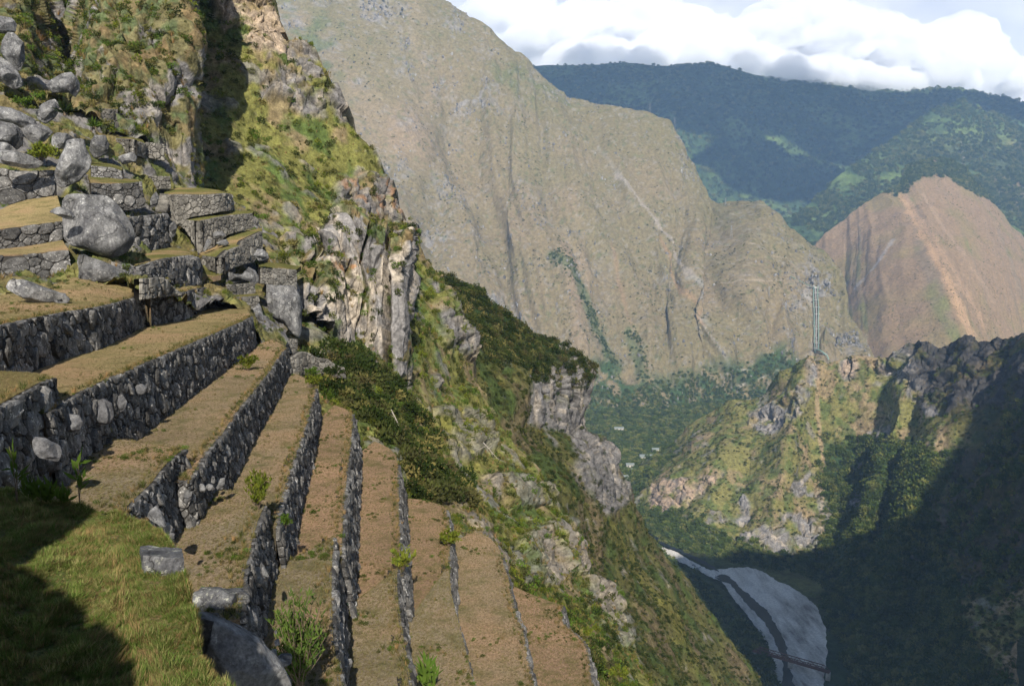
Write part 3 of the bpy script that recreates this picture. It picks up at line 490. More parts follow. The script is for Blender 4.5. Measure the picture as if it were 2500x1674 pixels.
def clip_cells(S, rad, Lx, Hy):
    """power diagram of seeds S (n,2) inside the rectangle Lx x Hy"""
    cells = []; R2 = rad ** 2
    for i in range(len(S)):
        d = S - S[i]; dd = (d ** 2).sum(1); nb = np.argsort(dd)[1:22]
        poly = [(0, 0), (Lx, 0), (Lx, Hy), (0, Hy)]
        w = 4 * rad[i] + 0.8; x0, y0 = S[i]; poly = [(max(0, x0 - w), max(0, y0 - w)), (min(Lx, x0 + w), max(0, y0 - w)), (min(Lx, x0 + w), min(Hy, y0 + w)), (max(0, x0 - w), min(Hy, y0 + w))]
        for j in nb:
            a, b = d[j]; k = (dd[j] + R2[i] - R2[j]) / 2 + a * x0 + b * y0; out = []
            n = len(poly)
            for m in range(n):
                p, q = poly[m], poly[(m + 1) % n]; fp = a * p[0] + b * p[1] - k; fq = a * q[0] + b * q[1] - k
                if fp <= 0: out.append(p)
                if (fp < 0 < fq) or (fq < 0 < fp):
                    s = fp / (fp - fq); out.append((p[0] + s * (q[0] - p[0]), p[1] + s * (q[1] - p[1])))
            poly = out
            if len(poly) < 3: break
        cells.append(poly if len(poly) >= 3 else None)
    return cells
def stone_geo(poly, gap, bulge, rng, back=0.16, chamfer=True):
    p = np.array(poly); c = p.mean(0); e = p - c; ln = np.linalg.norm(e, axis=1, keepdims=True) + 1e-9; p = c + e * np.clip(1 - gap / ln, 0.5, 1)
    if chamfer:
        nx = np.roll(p, -1, 0); p = np.stack([p + 0.22 * (nx - p), p + 0.78 * (nx - p)], 1).reshape(-1, 2)
    n = len(p); tilt = rng.normal(size=2) * 0.12; sz = np.sqrt(((p - c) ** 2).sum(1).mean())
    def ring(k, d): return np.c_[c + (p - c) * k, d + (p - c) @ tilt * k + rng.normal(size=n) * 0.05 * sz]
    V = np.concatenate([np.c_[p, np.full(n, -back)], ring(0.97, bulge * 0.45), ring(0.74, bulge), [[*c, bulge * 1.08]]])
    Fc = [(a, (a + 1) % n, n + (a + 1) % n, n + a) for a in range(n)] + [(n + a, n + (a + 1) % n, 2 * n + (a + 1) % n, 2 * n + a) for a in range(n)] + [(2 * n + a, 2 * n + (a + 1) % n, 3 * n) for a in range(n)]
    return V, Fc
NSTONE = [0]
def build_wall(name, top, foot, label, cat, size=(0.2, 0.5), seed=1, limit=300, minpx=10.0, mat=None, group=None, bulge=1.0, big=0.12, cap=0.45, over=0.05, gap=0.028, face=False):
    rng = np.random.default_rng(seed); mat = mat or M_STONE; n = len(top); top = top + np.array([0, 0, over]); foot = foot - np.array([0, 0, 0.12])
    mid = (top + foot) / 2; s = np.r_[0, np.cumsum(np.linalg.norm(np.diff(mid, axis=0), axis=1))]; Ls = s[-1]; H = float(np.mean(np.linalg.norm(top - foot, axis=1)))
    nn = outward(mid)
    if face and (nn * -mid).sum() < 0: nn = -nn
    def M(x, y, d):
        f = np.stack([np.interp(x, s, foot[:, k]) for k in range(3)], -1); t = np.stack([np.interp(x, s, top[:, k]) for k in range(3)], -1); q = np.stack([np.interp(x, s, nn[:, k]) for k in range(3)], -1)
        return f + (t - f) * (np.asarray(y) / H)[..., None] + q * np.asarray(d)[..., None]
    root = empty(name, tuple(foot[len(foot) // 2])); tag(root, label, cat, group, 'thing')
    base = np.array(root.location)
    # seeds of different size, thrown in
    S = np.zeros((0, 2)); Rr = np.zeros(0); area = Ls * H; m0 = sum(size) / 2
    tries = int(area / (m0 * m0) * 9); r = size[0] * 0.5 + (size[1] - size[0]) * 0.5 * rng.random(tries) ** 2.2
    bigm = rng.random(tries) < big * 0.25; r = np.where(bigm, size[1] * (0.6 + 0.45 * rng.random(tries)), r); r = np.sort(r)[::-1] if False else r
    order = np.argsort(-(r + rng.random(tries) * size[1] * 0.25)); r = r[order]; X = rng.random(tries) * Ls; Yy = rng.random(tries) * H
    gs = size[1] * 1.4; grid = {}
    Sl, Rl = [], []
    for x, y, q in zip(X, Yy, r):
        gi, gj = int(x / gs), int(y / gs); ok = True
        for a in (-1, 0, 1):
            for b in (-1, 0, 1):
                for k in grid.get((gi + a, gj + b), ()):
                    if (Sl[k][0] - x) ** 2 + (1.25 * (Sl[k][1] - y)) ** 2 < (0.88 * (Rl[k] + q)) ** 2: ok = False; break
                if not ok: break
            if not ok: break
        if ok: grid.setdefault((gi, gj), []).append(len(Sl)); Sl.append((x, y)); Rl.append(q)
    S = np.array(Sl); Rr = np.array(Rl); cells = clip_cells(S, Rr, Ls, H)
    items = []
    for cpoly in cells:
        if cpoly is None: continue
        a = np.array(cpoly); c = a.mean(0); sz = math.sqrt(abs(0.5 * np.sum(a[:, 0] * np.roll(a[:, 1], -1) - np.roll(a[:, 0], -1) * a[:, 1])))
        if sz < 0.06: continue
        pc = M(c[0:1], c[1:2], np.zeros(1))[0]; px = F * sz / max(pc[1], 1); uv = proj(pc)
        vis = -30 < uv[0] < 2530 and -30 < uv[1] < 1700
        items.append((px if vis else 0, sz, c, cpoly, pc))
    items.sort(key=lambda k: -k[0]); rV, rF, off = [], [], 0
    for k, (px, sz, c, cpoly, pc) in enumerate(items):
        V, Fc = stone_geo(cpoly, gap, bulge * sz * (0.10 + 0.14 * rng.random()), rng, chamfer=sz > 0.22)
        Wv = M(V[:, 0], V[:, 1], V[:, 2])
        if k < limit and px >= minpx:
            me = bpy.data.meshes.new('stone'); me.from_pydata([tuple(v) for v in (Wv - pc)], [], Fc); me.materials.append(mat)
            o = bpy.data.objects.new('stone', me); o.location = pc - base; link(o, root); NSTONE[0] += 1
        else:
            rV.append(Wv - base); rF += [tuple(i + off for i in f) for f in Fc]; off += len(Wv)
    if rV:
        me = bpy.data.meshes.new('masonry'); me.from_pydata([tuple(v) for v in np.concatenate(rV)], [], rF); me.materials.append(mat); o = obj('masonry', me, root); o['kind'] = 'stuff'
    # earth and rubble core, with a top behind the cope stones
    q = nn; rows = np.stack([foot - q * 0.07, top - q * 0.07 - np.array([0, 0, 0.05]), top - q * (0.07 + cap) - np.array([0, 0, 0.06]), foot - q * (0.07 + cap)])
    obj('wall_core', mesh_np('wall_core', rows - base, grid_faces(4, n), M_CORE), root)
    return root
PL = dict(T1=(-2.35, -0.02), T2=(-4.45, -0.02), T2p=(-3.66, -0.02), T3=(-7.55, -0.01), T3p=(-6.9, -0.01), T4=(-9.95, -0.005), T4p=(-9.2, -0.005), T5=(-12.05, -0.005), T5p=(-11.45, -0.005), T6=(-14.9, -0.005), T6p=(-14.4, -0.005), T7=(-17.3, -0.005), T7p=(-16.85, -0.005), T8=(-19.5, -0.005), T9=(-21.4, -0.005), T9e=(-24.0, -0.005))
WALLS = dict(
 W1=('T1', 'T2', .10, [(-140, 818), (0, 796), (77, 779), (176, 760), (230, 753), (287, 739), (333, 726), (369, 722), (442, 716), (474, 706), (513, 699), (553, 694)]),
 W2p=('T2p', 'T3p', .10, [(-160, 1070), (0, 994), (57, 963), (96, 940), (136, 923)]),
 W2=('T2', 'T3', .12, [(120, 1012), (159, 984), (191, 961), (229, 946), (268, 925), (325, 904), (350, 890), (388, 875), (426, 858), (465, 841), (503, 825), (551, 804), (595, 785), (616, 772)]),
 W3p=('T3p', 'T4p', .15, [(280, 1290), (314, 1246), (335, 1217), (358, 1200), (379, 1181), (392, 1158), (413, 1133), (436, 1108), (457, 1097)]),
 W3=('T3', 'T4', .12, [(418, 1166), (440, 1184), (462, 1186), (482, 1150), (503, 1116), (522, 1087), (549, 1059), (574, 1018), (599, 986), (623, 955), (648, 925), (664, 904), (675, 883), (690, 862), (704, 850)]),
 W4p=('T4p', 'T5p', .16, [(596, 1510), (597, 1449), (598, 1427), (604, 1391), (612, 1364), (623, 1316), (636, 1268), (652, 1236)]),
 W4=('T4', 'T5', .14, [(680, 1290), (687, 1257), (692, 1232), (704, 1192), (713, 1154), (725, 1116), (740, 1076), (752, 1038), (761, 999), (771, 963), (774, 948)]),
 W5p=('T5p', 'T6p', .14, [(868, 1800), (842, 1674), (836, 1650), (826, 1613), (821, 1565), (818, 1508), (815, 1447), (815, 1399), (817, 1332), (819, 1311)]),
 W5=('T5', 'T6', .17, [(840, 1370), (840, 1351), (841, 1314), (842, 1272), (845, 1215), (849, 1190), (852, 1154), (856, 1116), (861, 1072), (864, 1034), (864, 1011)]),
 W6p=('T6p', 'T7p', .14, [(1038, 1800), (1010, 1674), (1002, 1628), (994, 1575), (987, 1542), (981, 1498), (975, 1456), (972, 1430), (975, 1390)]),
 W6=('T6', 'T7', .20, [(985, 1420), (984, 1370), (982, 1332), (979, 1284), (977, 1226), (976, 1169), (975, 1135)]),
 W7=('T7', 'T8', .16, [(1190, 1800), (1157, 1674), (1147, 1638), (1140, 1607), (1132, 1569), (1123, 1538), (1112, 1500), (1103, 1455), (1100, 1398), (1101, 1356), (1103, 1310), (1100, 1280), (1094, 1244)]),
 W8=('T8', 'T9', .14, [(1330, 1780), (1308, 1674), (1300, 1642), (1291, 1600), (1285, 1557), (1276, 1527), (1262, 1498), (1255, 1460), (1247, 1422), (1238, 1388), (1229, 1356)]),
 W9=('T9', 'T9e', .25, [(1462, 1760), (1447, 1660), (1441, 1600), (1434, 1568), (1420, 1556), (1399, 1541), (1372, 1522), (1374, 1500), (1379, 1478)]))
LAB = dict(W1='long upper terrace wall of dark grey rubble below the grass with the fallen slab', W2p='short wall of big rough stones below the grass platform at the left edge',
 W2='tall rubble terrace wall with large rounded boulders in it, second from the top', W3p='stubby dark wall stepping down in front of the left dry-grass platform', W3='dark terrace wall running away diagonally, third from the top',
 W4p='near stretch of dark wall topped by a leafy bush, with a pale leaning stone', W4='fourth long terrace wall, narrow and dark, ending in a bush at its far corner', W5p='near stretch of wall at the tall bamboo bush running off the bottom edge',
 W5='fifth terrace wall with a pale coping line, seen almost end on', W6p='near stretch of thin wall beyond the sprawling bush at lower centre', W6='sixth terrace wall, thin dark strip with one bush at its near end',
 W7='seventh terrace wall, thin strip with a round yellow-green bush on it', W8='eighth terrace wall, lowest long thin strip of pale stones', W9='ragged stone edge of the lowest terrace above the bushy slope')
TOPW, FOOTW, ROOT = {}, {}, {}
for k, (a, b, bat, px) in WALLS.items():
    TOPW[k] = smooth_poly(onplane(px, *PL[a])); FOOTW[k] = drop(TOPW[k], *PL[b], bat)
SZ = dict(W1=(0.17, 0.6), W2p=(0.16, 0.62), W2=(0.14, 0.5), W3p=(0.14, 0.4), W3=(0.15, 0.38), W4p=(0.14, 0.4), W4=(0.16, 0.4))
for i, k in enumerate(WALLS):
    ROOT[k] = build_wall('terrace_wall', TOPW[k], FOOTW[k], LAB[k], 'stone wall', SZ.get(k, (0.2, 0.45)), bulge=0.75, seed=100 + i, group='terrace walls')
# --- grass tops
def terrace(left, right, tint, m=16, back=0.10, amp=0.03, skirt=3.2):
    nL = max(len(left), len(right), 30); A = resample(left, nL); B = resample(right, nL); n = outward(B); B = B - n * back
    n2 = outward(A); t = np.linspace(0, 1, m)[:, None, None]; G = A[None] * (1 - t) + B[None] * t
    G[..., 2] += fbm(G / np.array([2.0, 2.0, 50]), 3) * amp + 0.03 * np.exp(-((t[..., 0] - 1) / 0.12) ** 2)
    col = np.ones(G.shape) * np.array(tint); 
    sk = lambda e: e + np.array([0, 0, -skirt])
    Vs = G.reshape(-1, 3); Fq = [grid_faces(m, nL)[:, ::-1]]; cs = [col.reshape(-1, 3)]
    for e, fl in ((G[-1], 1), (G[:, -1], 0), (G[0], 0), (G[:, 0], 1)):
        b = sum(len(x) for x in ([Vs] if not isinstance(Vs, list) else Vs)); Vs = ([Vs] if not isinstance(Vs, list) else Vs) + [np.concatenate([e, sk(e)])]
        f = grid_faces(2, len(e)) + b; Fq.append(f if fl else f[:, ::-1]); cs.append(np.ones((2 * len(e), 3)) * np.array((0.10, 0.085, 0.06)))
    o = obj('terrace', mesh_np('terrace', np.concatenate(Vs), np.concatenate(Fq), M_GRASS, False, np.concatenate(cs))); tag(o, kind='structure'); return G
def on(key, px): return onplane(px, *PL[key])
YEL, DRY, RED = (0.35, 0.275, 0.135), (0.33, 0.25, 0.155), (0.34, 0.23, 0.145)
TG = {}
ext = lambda k, key, px: np.concatenate([FOOTW[k] if k else np.zeros((0, 3)), on(key, px)])
TG['T2'] = terrace(ext('W1', 'T2', [(578, 744), (604, 755)]), TOPW['W2'], YEL)
TG['T2p'] = terrace(on('T2p', [(-160, 925), (0, 906), (65, 909), (110, 916)]), TOPW['W2p'], YEL)
TG['T3'] = terrace(ext('W2', 'T3', [(665, 828), (690, 842)]), TOPW['W3'], DRY)
TG['T3p'] = terrace(on('T3p', [(-100, 1280), (60, 1172), (96, 1150), (134, 1137), (153, 1114), (168, 1091), (191, 1076), (216, 1064), (300, 1071)]), TOPW['W3p'], DRYP)
TG['T4'] = terrace(ext('W3', 'T4', [(723, 914), (742, 921), (757, 935)]), TOPW['W4'], DRY)
TG['T4p'] = terrace(np.concatenate([on('T4p', [(420, 1540), (415, 1440)]), FOOTW['W3p'], on('T4p', [(515, 1199), (560, 1197)])]), TOPW['W4p'], DRYP)
TG['T5'] = terrace(ext('W4', 'T5', [(815, 988), (842, 997)]), TOPW['W5'], RED)
TG['T5p'] = terrace(np.concatenate([on('T5p', [(640, 1700), (650, 1600)]), FOOTW['W4p']]), TOPW['W5p'], DRYP)
TG['T6'] = terrace(ext('W5', 'T6', [(914, 1076), (949, 1093), (968, 1112)]), TOPW['W6'], RED)
TG['T6p'] = terrace(FOOTW['W5p'], TOPW['W6p'], DRYP)
TG['T7'] = terrace(ext('W6', 'T7', [(1025, 1219), (1063, 1228), (1086, 1236)]), TOPW['W7'][len(TOPW['W7']) * 4 // 10:], RED)
TG['T7p'] = terrace(FOOTW['W6p'], drop(TOPW['W7'], *PL['T7p'], 0)[:len(TOPW['W7']) * 6 // 10], DRYP)
TG['T8'] = terrace(ext('W7', 'T8', [(1162, 1297), (1195, 1312), (1216, 1333)]), TOPW['W8'], DRY)
TG['T9'] = terrace(ext('W8', 'T9', [(1299, 1450), (1346, 1468)]), TOPW['W9'], RED)
# ================================================================== hillside of ruins and boulders at the left
M_BOULD = mat_rock('boulder_granite', (0.075, 0.075, 0.08), (0.23, 0.228, 0.225), (0.40, 0.40, 0.385), 1.0, 0.56, 0.25, 0.24)
M_BDARK = mat_rock('boulder_dark', (0.05, 0.05, 0.055), (0.17, 0.17, 0.175), (0.36, 0.36, 0.34), 0.8, 0.60, 0.2)
M_LICH = mat_rock('boulder_lichen', (0.06, 0.06, 0.065), (0.19, 0.19, 0.19), (0.40, 0.40, 0.33), 0.35, 0.55, 0.1, 0.3)
rowsG = [[(-160, 760, 46), (0, 735, 50), (115, 715, 54), (178, 700, 57), (240, 700, 59), (300, 705, 58), (345, 712, 57), (400, 730, 62), (450, 735, 66), (520, 730, 76), (560, 740, 82), (620, 800, 80), (690, 880, 78)],
 [(-160, 610, 64), (0, 602, 68), (100, 592, 71), (170, 580, 73), (240, 590, 74), (300, 600, 78), (350, 605, 82), (400, 612, 89), (450, 622, 94), (520, 640, 98), (590, 660, 100), (640, 700, 100), (710, 790, 96)],
 [(-160, 450, 82), (0, 440, 84), (100, 445, 86), (170, 450, 88), (240, 460, 93), (300, 470, 98), (350, 480, 103), (400, 495, 108), (450, 515, 110), (520, 540, 112), (580, 580, 112), (640, 640, 112), (720, 720, 108)],
 [(-160, 300, 96), (0, 290, 98), (100, 300, 102), (170, 310, 105), (240, 335, 108), (300, 352, 111), (350, 372, 114), (400, 405, 117), (450, 445, 120), (520, 490, 122), (580, 530, 122), (650, 590, 122), (730, 660, 120)],
 [(-160, 190, 108), (0, 165, 112), (80, 180, 114), (170, 220, 116), (240, 255, 118), (300, 292, 120), (350, 332, 122), (400, 372, 125), (450, 420, 130), (520, 470, 134), (590, 510, 136), (660, 570, 134), (740, 640, 132)]]
U, V, P = loft(rowsG, 220, 170); n = normals(P)
P = P + n * (fbm(P / 9, 4) * 1.0 + rockdisp(P, 2.6, 0.7) * 0.35)[..., None]
c = lerp((0.16, 0.13, 0.06), OLIVE, sstep(-0.2, 0.3, fbm(P / 6, 3))); c = lerp(c, GREEN * 0.9, 0.7 * sstep(0.0, 0.35, fbm(P / 3 + 8, 3)))
c = lerp(c, GREY * 0.75, sstep(0.05, 0.3, fbm(P / 5 + 40, 4))); GP, GU, GV = P, U, V
terrain('hill', P, c, M_NEAR)
def A3(l): l = np.array(l, float); return at(l[:, 0], l[:, 1], l[:, 2])
def grass3(back, front, tint=YEL, amp=0.05): return terrace(A3(back), A3(front) if not isinstance(front, np.ndarray) else front, tint, 10, 0.05, amp, 0.5)
def pxwall(top, foot, label, size, seed, mat=None, limit=300, cat='stone wall', name='ruin_wall', **kw):
    n = max(8, int(np.linalg.norm(np.diff(A3(top), axis=0), axis=1).sum() / 0.4)); T = resample(A3(top), n); Bt = resample(A3(foot), n)
    return build_wall(name, T, Bt, label, cat, size, seed, limit, mat=mat, face=True, group='walls of the ruins', **kw)
k1 = int(np.argmin(np.abs(proj(TOPW['W1'])[:, 0] - 372)))
TG['T1'] = terrace(A3([(-140, 742, 47), (0, 715, 52), (115, 697, 57), (178, 676, 60), (240, 684, 61), (330, 690, 61), (366, 714, 59)]), TOPW['W1'][:k1 + 1], YEL, 20, 0.1, 0.08)
TG['T1b'] = terrace(A3([(405, 712, 64), (425, 705, 72), (470, 695, 80), (500, 689, 86), (548, 684, 97)]), TOPW['W1'][k1 + 2:], YEL)
W0t = [(-140, 640, 58), (0, 624, 60), (60, 622, 61), (110, 617, 62), (168, 610, 63)]; W0f = [(-140, 746, 57), (0, 718, 59), (60, 709, 60), (115, 699, 61), (178, 676, 62)]
W9t = [(-140, 572, 66), (0, 561, 67), (82, 549, 69), (159, 540, 71)]; W9f = [(-140, 624, 65), (0, 609, 66.5), (82, 598, 68.5), (152, 586, 70.5)]
pxwall(W0t, W0f, 'wall of big dark blocks behind the long fallen slab', (0.28, 0.95), 201, M_STONE, big=0.3)
pxwall(W9t, W9f, 'low wall of squared grey blocks left of the big pale boulder', (0.25, 0.75), 202, M_STONE, big=0.25)
pxwall([(-100, 415, 79), (0, 410, 80), (60, 420, 80.5), (135, 415, 81)], [(-100, 525, 77), (0, 510, 78), (57, 492, 79), (135, 480, 80)], 'rough wall of huge dark boulders under the rock pile at the left edge', (0.35, 1.4), 203, M_STONE, big=0.6)
grass3(W9f, W0t); grass3([(-140, 505, 76), (0, 509, 77), (57, 489, 79), (140, 478, 80)], W9t)
R4t = [(311, 531, 80), (357, 527, 84), (407, 521, 89), (416, 534, 91)]; R4f = [(306, 624, 79), (357, 614, 83), (405, 605, 88), (414, 602, 90)]
R5t = [(336, 653, 66), (366, 642, 69), (396, 632, 73), (434, 627, 77), (464, 623, 80), (488, 631, 83)]; R5f = [(338, 668, 65), (372, 680, 68), (410, 688, 72), (442, 697, 76), (470, 697, 79.5), (493, 690, 82.5)]
pxwall(R4t, R4f, 'tall dark wall with a pale upright stone, right of the big boulder', (0.22, 0.7), 204, M_STONE, big=0.3)
pxwall(R5t, R5f, 'curved dark wall of large blocks below the shaded lawn', (0.25, 0.75), 205, M_STONE, big=0.25)
grass3([(308, 622, 79), (357, 613, 83), (411, 604, 89), (450, 606, 92), (482, 618, 94)], R5t, OLIVE * 1.15)
pxwall([(222, 447, 88), (258, 449, 89), (325, 447, 91), (347, 443, 92)], [(226, 506, 87), (262, 509, 88), (310, 512, 90), (355, 504, 91.5)], 'dark wall directly behind the top of the big pale boulder', (0.22, 0.6), 206, M_STONE, big=0.3)
pxwall([(222, 405, 94), (274, 409, 95), (296, 418, 95)], [(222, 430, 93), (274, 434, 94), (301, 442, 94)], 'small dark wall tier above another, left of the cliff foot', (0.22, 0.55), 207, M_STONE)
grass3([(215, 428, 94), (270, 432, 95), (340, 440, 96)], [(222, 447, 88), (258, 449, 89), (325, 447, 91), (347, 443, 92)], OLIVE); grass3([(225, 395, 100), (270, 400, 101), (300, 408, 101)], [(222, 405, 94), (274, 409, 95), (296, 418, 95)], OLIVE)
# round bastion and the two wings below it
R1t = [(399, 479, 106), (410, 476, 103.5), (430, 474.5, 101), (460, 475, 100), (491, 476, 100), (525, 474, 101), (548, 472, 103), (559, 473, 106), (566, 476, 111)]; R1f = [(396, 518, 105), (410, 528, 102.5), (432, 548, 100), (460, 530, 99), (491, 524, 99), (525, 518, 100), (550, 514, 102), (564, 512, 105), (572, 512, 110)]
pxwall(R1t, R1f, 'rounded stone bastion with a flat grassy top', (0.22, 0.5), 208, M_RUIN)
grass3([(402, 461, 113), (440, 458.5, 115), (480, 458.5, 116), (530, 463, 116), (566, 474, 113)], R1t, OLIVE * 1.2)
R2a = [(432, 537, 101), (460, 538, 98), (484, 540, 95)]; R2b = [(484, 540, 95), (510, 535, 97), (549, 527, 101), (616, 521, 107)]
pxwall(R2a, [(432, 545, 101), (453, 558, 98.5), (470, 588, 96), (486, 618, 94.8)], 'sunlit tan end wall of the tier below the round bastion', (0.22, 0.5), 209, M_RUIN)
pxwall(R2b, [(486, 618, 94.6), (520, 602, 96.7), (555, 571, 100.5), (618, 554, 106.5)], 'shaded side wall of the tier below the round bastion', (0.22, 0.5), 210, M_RUIN)
grass3([(440, 545, 100), (491, 522, 103), (540, 513, 106), (620, 515, 112)], [*R2a, *R2b[1:]], OLIVE * 1.2)
R3a = [(491, 624, 92), (515, 627, 90), (537, 629, 88)]; R3b = [(537, 629, 88), (556, 611, 91), (587, 600, 95), (592, 588, 96), (640, 565, 102)]
pxwall(R3a, [(490, 651, 91.8), (515, 658, 90), (539, 667, 87.8)], 'small lit wall with niche holes, lowest of the bastion tiers', (0.22, 0.48), 211, M_RUIN)
pxwall(R3b, [(539, 667, 87.6), (560, 656, 90.5), (587, 645, 94), (621, 637, 98), (641, 606, 101.6)], 'shaded wall climbing right below the leaning grey slabs', (0.22, 0.48), 212, M_RUIN)
grass3([(486, 617, 95), (520, 601, 98), (560, 572, 103), (640, 556, 109)], [*R3a, *R3b[1:]], OLIVE * 1.2)
grass3([(484, 645, 91), (520, 660, 92), (560, 650, 96)], [(490, 676, 84), (515, 677, 85), (540, 672, 86)], OLIVE)
pxwall([(637, 655, 97), (680, 655, 99), (724, 659, 102)], [(637, 689, 96.5), (680, 697, 98.5), (725, 704, 101.5)], 'pale wall standing on a bare rock face beside the cliff', (0.22, 0.5), 213, M_RUIN)
grass3([(625, 640, 103), (680, 642, 105), (735, 650, 107)], [(637, 655, 97), (680, 655, 99), (724, 659, 102)], OLIVE)
pxwall([(553, 695, 86), (573, 695, 87), (623, 690, 90)], [(555, 716, 85.6), (574, 718, 86.6), (624, 718, 89.6)], 'low wall below the jagged rock overhang', (0.2, 0.45), 214, M_RUIN)
pxwall([(577, 725, 84), (600, 725, 84.5), (632, 722, 86)], [(579, 748, 83.5), (606, 754, 84), (633, 752, 85.6)], 'low wall block at the far end of the second terrace', (0.2, 0.45), 215, M_RUIN)
grass3([(555, 716, 88), (590, 716, 89), (628, 714, 91)], [(577, 725, 84), (600, 725, 84.5), (632, 722, 86)], OLIVE)
pxwall([(672, 824, 88), (700, 826, 90), (726, 829, 92)], [(674, 852, 87.6), (700, 858, 89.6), (726, 864, 91.6)], 'low wall just past the far end of the third terrace', (0.2, 0.45), 216, M_RUIN)
pxwall([(711, 874, 84), (735, 858, 86), (752, 860, 87), (775, 874, 88), (800, 876, 89), (820, 892, 89.5), (842, 898, 90)], [(716, 916, 83.6), (745, 912, 86.6), (800, 916, 88.6), (846, 922, 89.6)], 'crumbling wall above the green bushes at the cliff foot', (0.2, 0.5), 217, M_RUIN)
pxwall([(282, 338, 109), (303, 339, 108), (325, 341, 107)], [(296, 374, 108.6), (310, 375, 107.8), (325, 374, 106.8)], 'sunlit side of a small square hut ruin under the cliff', (0.22, 0.5), 218, M_RUIN)
pxwall([(325, 341, 107), (340, 346, 109), (357, 352, 111)], [(325, 375, 106.8), (340, 380, 108.8), (354, 386, 110.6)], 'shaded side of a small square hut ruin under the cliff', (0.22, 0.5), 219, M_RUIN)
grass3([(283, 333, 114), (310, 333, 114), (345, 338, 115)], [(282, 338, 109), (303, 339, 108), (325, 341, 107), (357, 352, 111)], OLIVE)
pxwall([(198, 263, 113), (237, 265, 112), (262, 266, 111), (288, 268, 113)], [(198, 279, 112.8), (237, 283, 111.8), (264, 320, 110.6), (288, 332, 112.6)], 'highest small wall ruin, beside the spiky plants', (0.22, 0.5), 220, M_RUIN)
grass3([(195, 250, 120), (240, 252, 120), (290, 258, 120)], [(198, 263, 113), (237, 265, 112), (262, 266, 111), (288, 268, 113)], OLIVE)
pxwall([(354, 347, 112), (402, 353, 113)], [(357, 383, 111.6), (402, 391, 112.6)], 'low wall on the rock shelf against the cliff foot', (0.22, 0.5), 221, M_RUIN)
pxwall([(355, 431, 108), (385, 430, 109), (416, 431, 110)], [(351, 463, 107.6), (385, 461, 108.6), (418, 459, 109.6)], 'shaded wall between the standing stone and the cliff', (0.22, 0.5), 222, M_RUIN)
# stump of wall on the terrace edge
pxwall([(345, 681, 57), (372, 679, 58.5), (402, 678, 60.5), (412, 692, 61.5), (424, 703, 62.5), (442, 715, 64)], [(345, 728, 56.6), (369, 725, 58), (395, 722, 60), (408, 720, 61.3), (424, 719, 62.3), (442, 718, 63.8)], 'ruined stump of wall rising from the terrace edge beside the lawn', (0.3, 0.7), 223, M_RUIN)

# --- boulders
def rock(px, Y, label, mat=None, thick=0.8, seed=1, facets=13, rough=0.034, name='boulder', parent=None, res=(56, 28), power=0.55, group=None, lean=0.0):
    rng = np.random.default_rng(seed); px = np.array(px, float); c2 = px.mean(0); pl = resample(np.r_[px, px[:1]], res[0] + 1)[:-1]
    C = at(c2[0], c2[1], Y); sc = Y / F
    ex = (pl[:, 0] - c2[0]) * sc; ez = -(pl[:, 1] - c2[1]) * sc; R = np.hypot(ex, ez).mean()
    vd = C / np.linalg.norm(C); vd = np.array([vd[0], vd[1], 0]); vd /= np.linalg.norm(vd); rt = np.array([vd[1], -vd[0], 0])
    ph = np.linspace(-math.pi / 2, math.pi / 2, res[1]); V = []
    for p in ph:
        k = max(math.cos(p), 0.0) ** power if abs(p) < 1.57 else 0.0; dd = math.copysign(abs(math.sin(p)) ** 0.9, math.sin(p)) * thick * R
        V.append(ex[:, None] * k * rt + (ez[:, None] * k + lean * dd) * np.array([0, 0, 1.0]) + dd * vd)
    V = np.array(V); flat = V.reshape(-1, 3)
    flat = flat * 1.05
    for _ in range(facets):
        d = rng.normal(size=3) * np.array([1, 0.8, 1]); d[1] -= 0.5; d /= np.linalg.norm(d); h = flat @ d; lim = np.quantile(h, 0.80 + 0.17 * rng.random())
        sil = np.abs(flat @ vd) < 0.3 * thick * R            # go easy on the traced outline
        flat = flat - d * (np.maximum(h - lim, 0) * np.where(sil, 0.3, 1.0))[:, None]
    rad = flat / (np.linalg.norm(flat, axis=1, keepdims=True) + 1e-6)
    flat = flat + rad * (fbm(flat / (R * 0.7) + seed * 3.1, 4) * rough * 1.6 * R + rockdisp(flat + seed, R * 0.7, 1.0) * rough * 0.8)[:, None]
    nU, nV = res; i = np.arange(nV - 1)[:, None] * nU; j = np.arange(nU)[None]; j2 = (j + 1) % nU
    Fq = np.stack([i + j, i + j2, i + nU + j2, i + nU + j], -1).reshape(-1, 4)[:, ::-1]
    me = mesh_np(name, flat, Fq, mat or M_BOULD, False)
    o = bpy.data.objects.new(name, me); o.location = C
    link(o)
    if parent is not None: o.parent = parent; o.location = Vector(C) - parent.location
    else: tag(o, label, 'boulder', group)
    return o
zN = lambda p: [(x / 5.2275, 440 + y / 5.2275) for x, y in p]
zM = lambda p: [(x / 5.2275, 200 + y / 5.2275) for x, y in p]
zO = lambda p: [(300 + x / 5.2275, 420 + y / 5.2275) for x, y in p]
zA = lambda p: [(x / 5.2275, 640 + y / 5.2275) for x, y in p]
zB = lambda p: [(350 + x / 5.2275, 640 + y / 5.2275) for x, y in p]
zC = lambda p: [(x / 5.2275, 900 + y / 5.2275) for x, y in p]
zD = lambda p: [(350 + x / 5.2275, 900 + y / 5.2275) for x, y in p]
zE = lambda p: [(350 + x / 5.2275, 1150 + y / 5.2275) for x, y in p]
zF = lambda p: [(350 + x / 5.2275, 1374 + y / 5.2275) for x, y in p]
z1 = lambda p: [(x / 2.24, y / 2.24) for x, y in p]
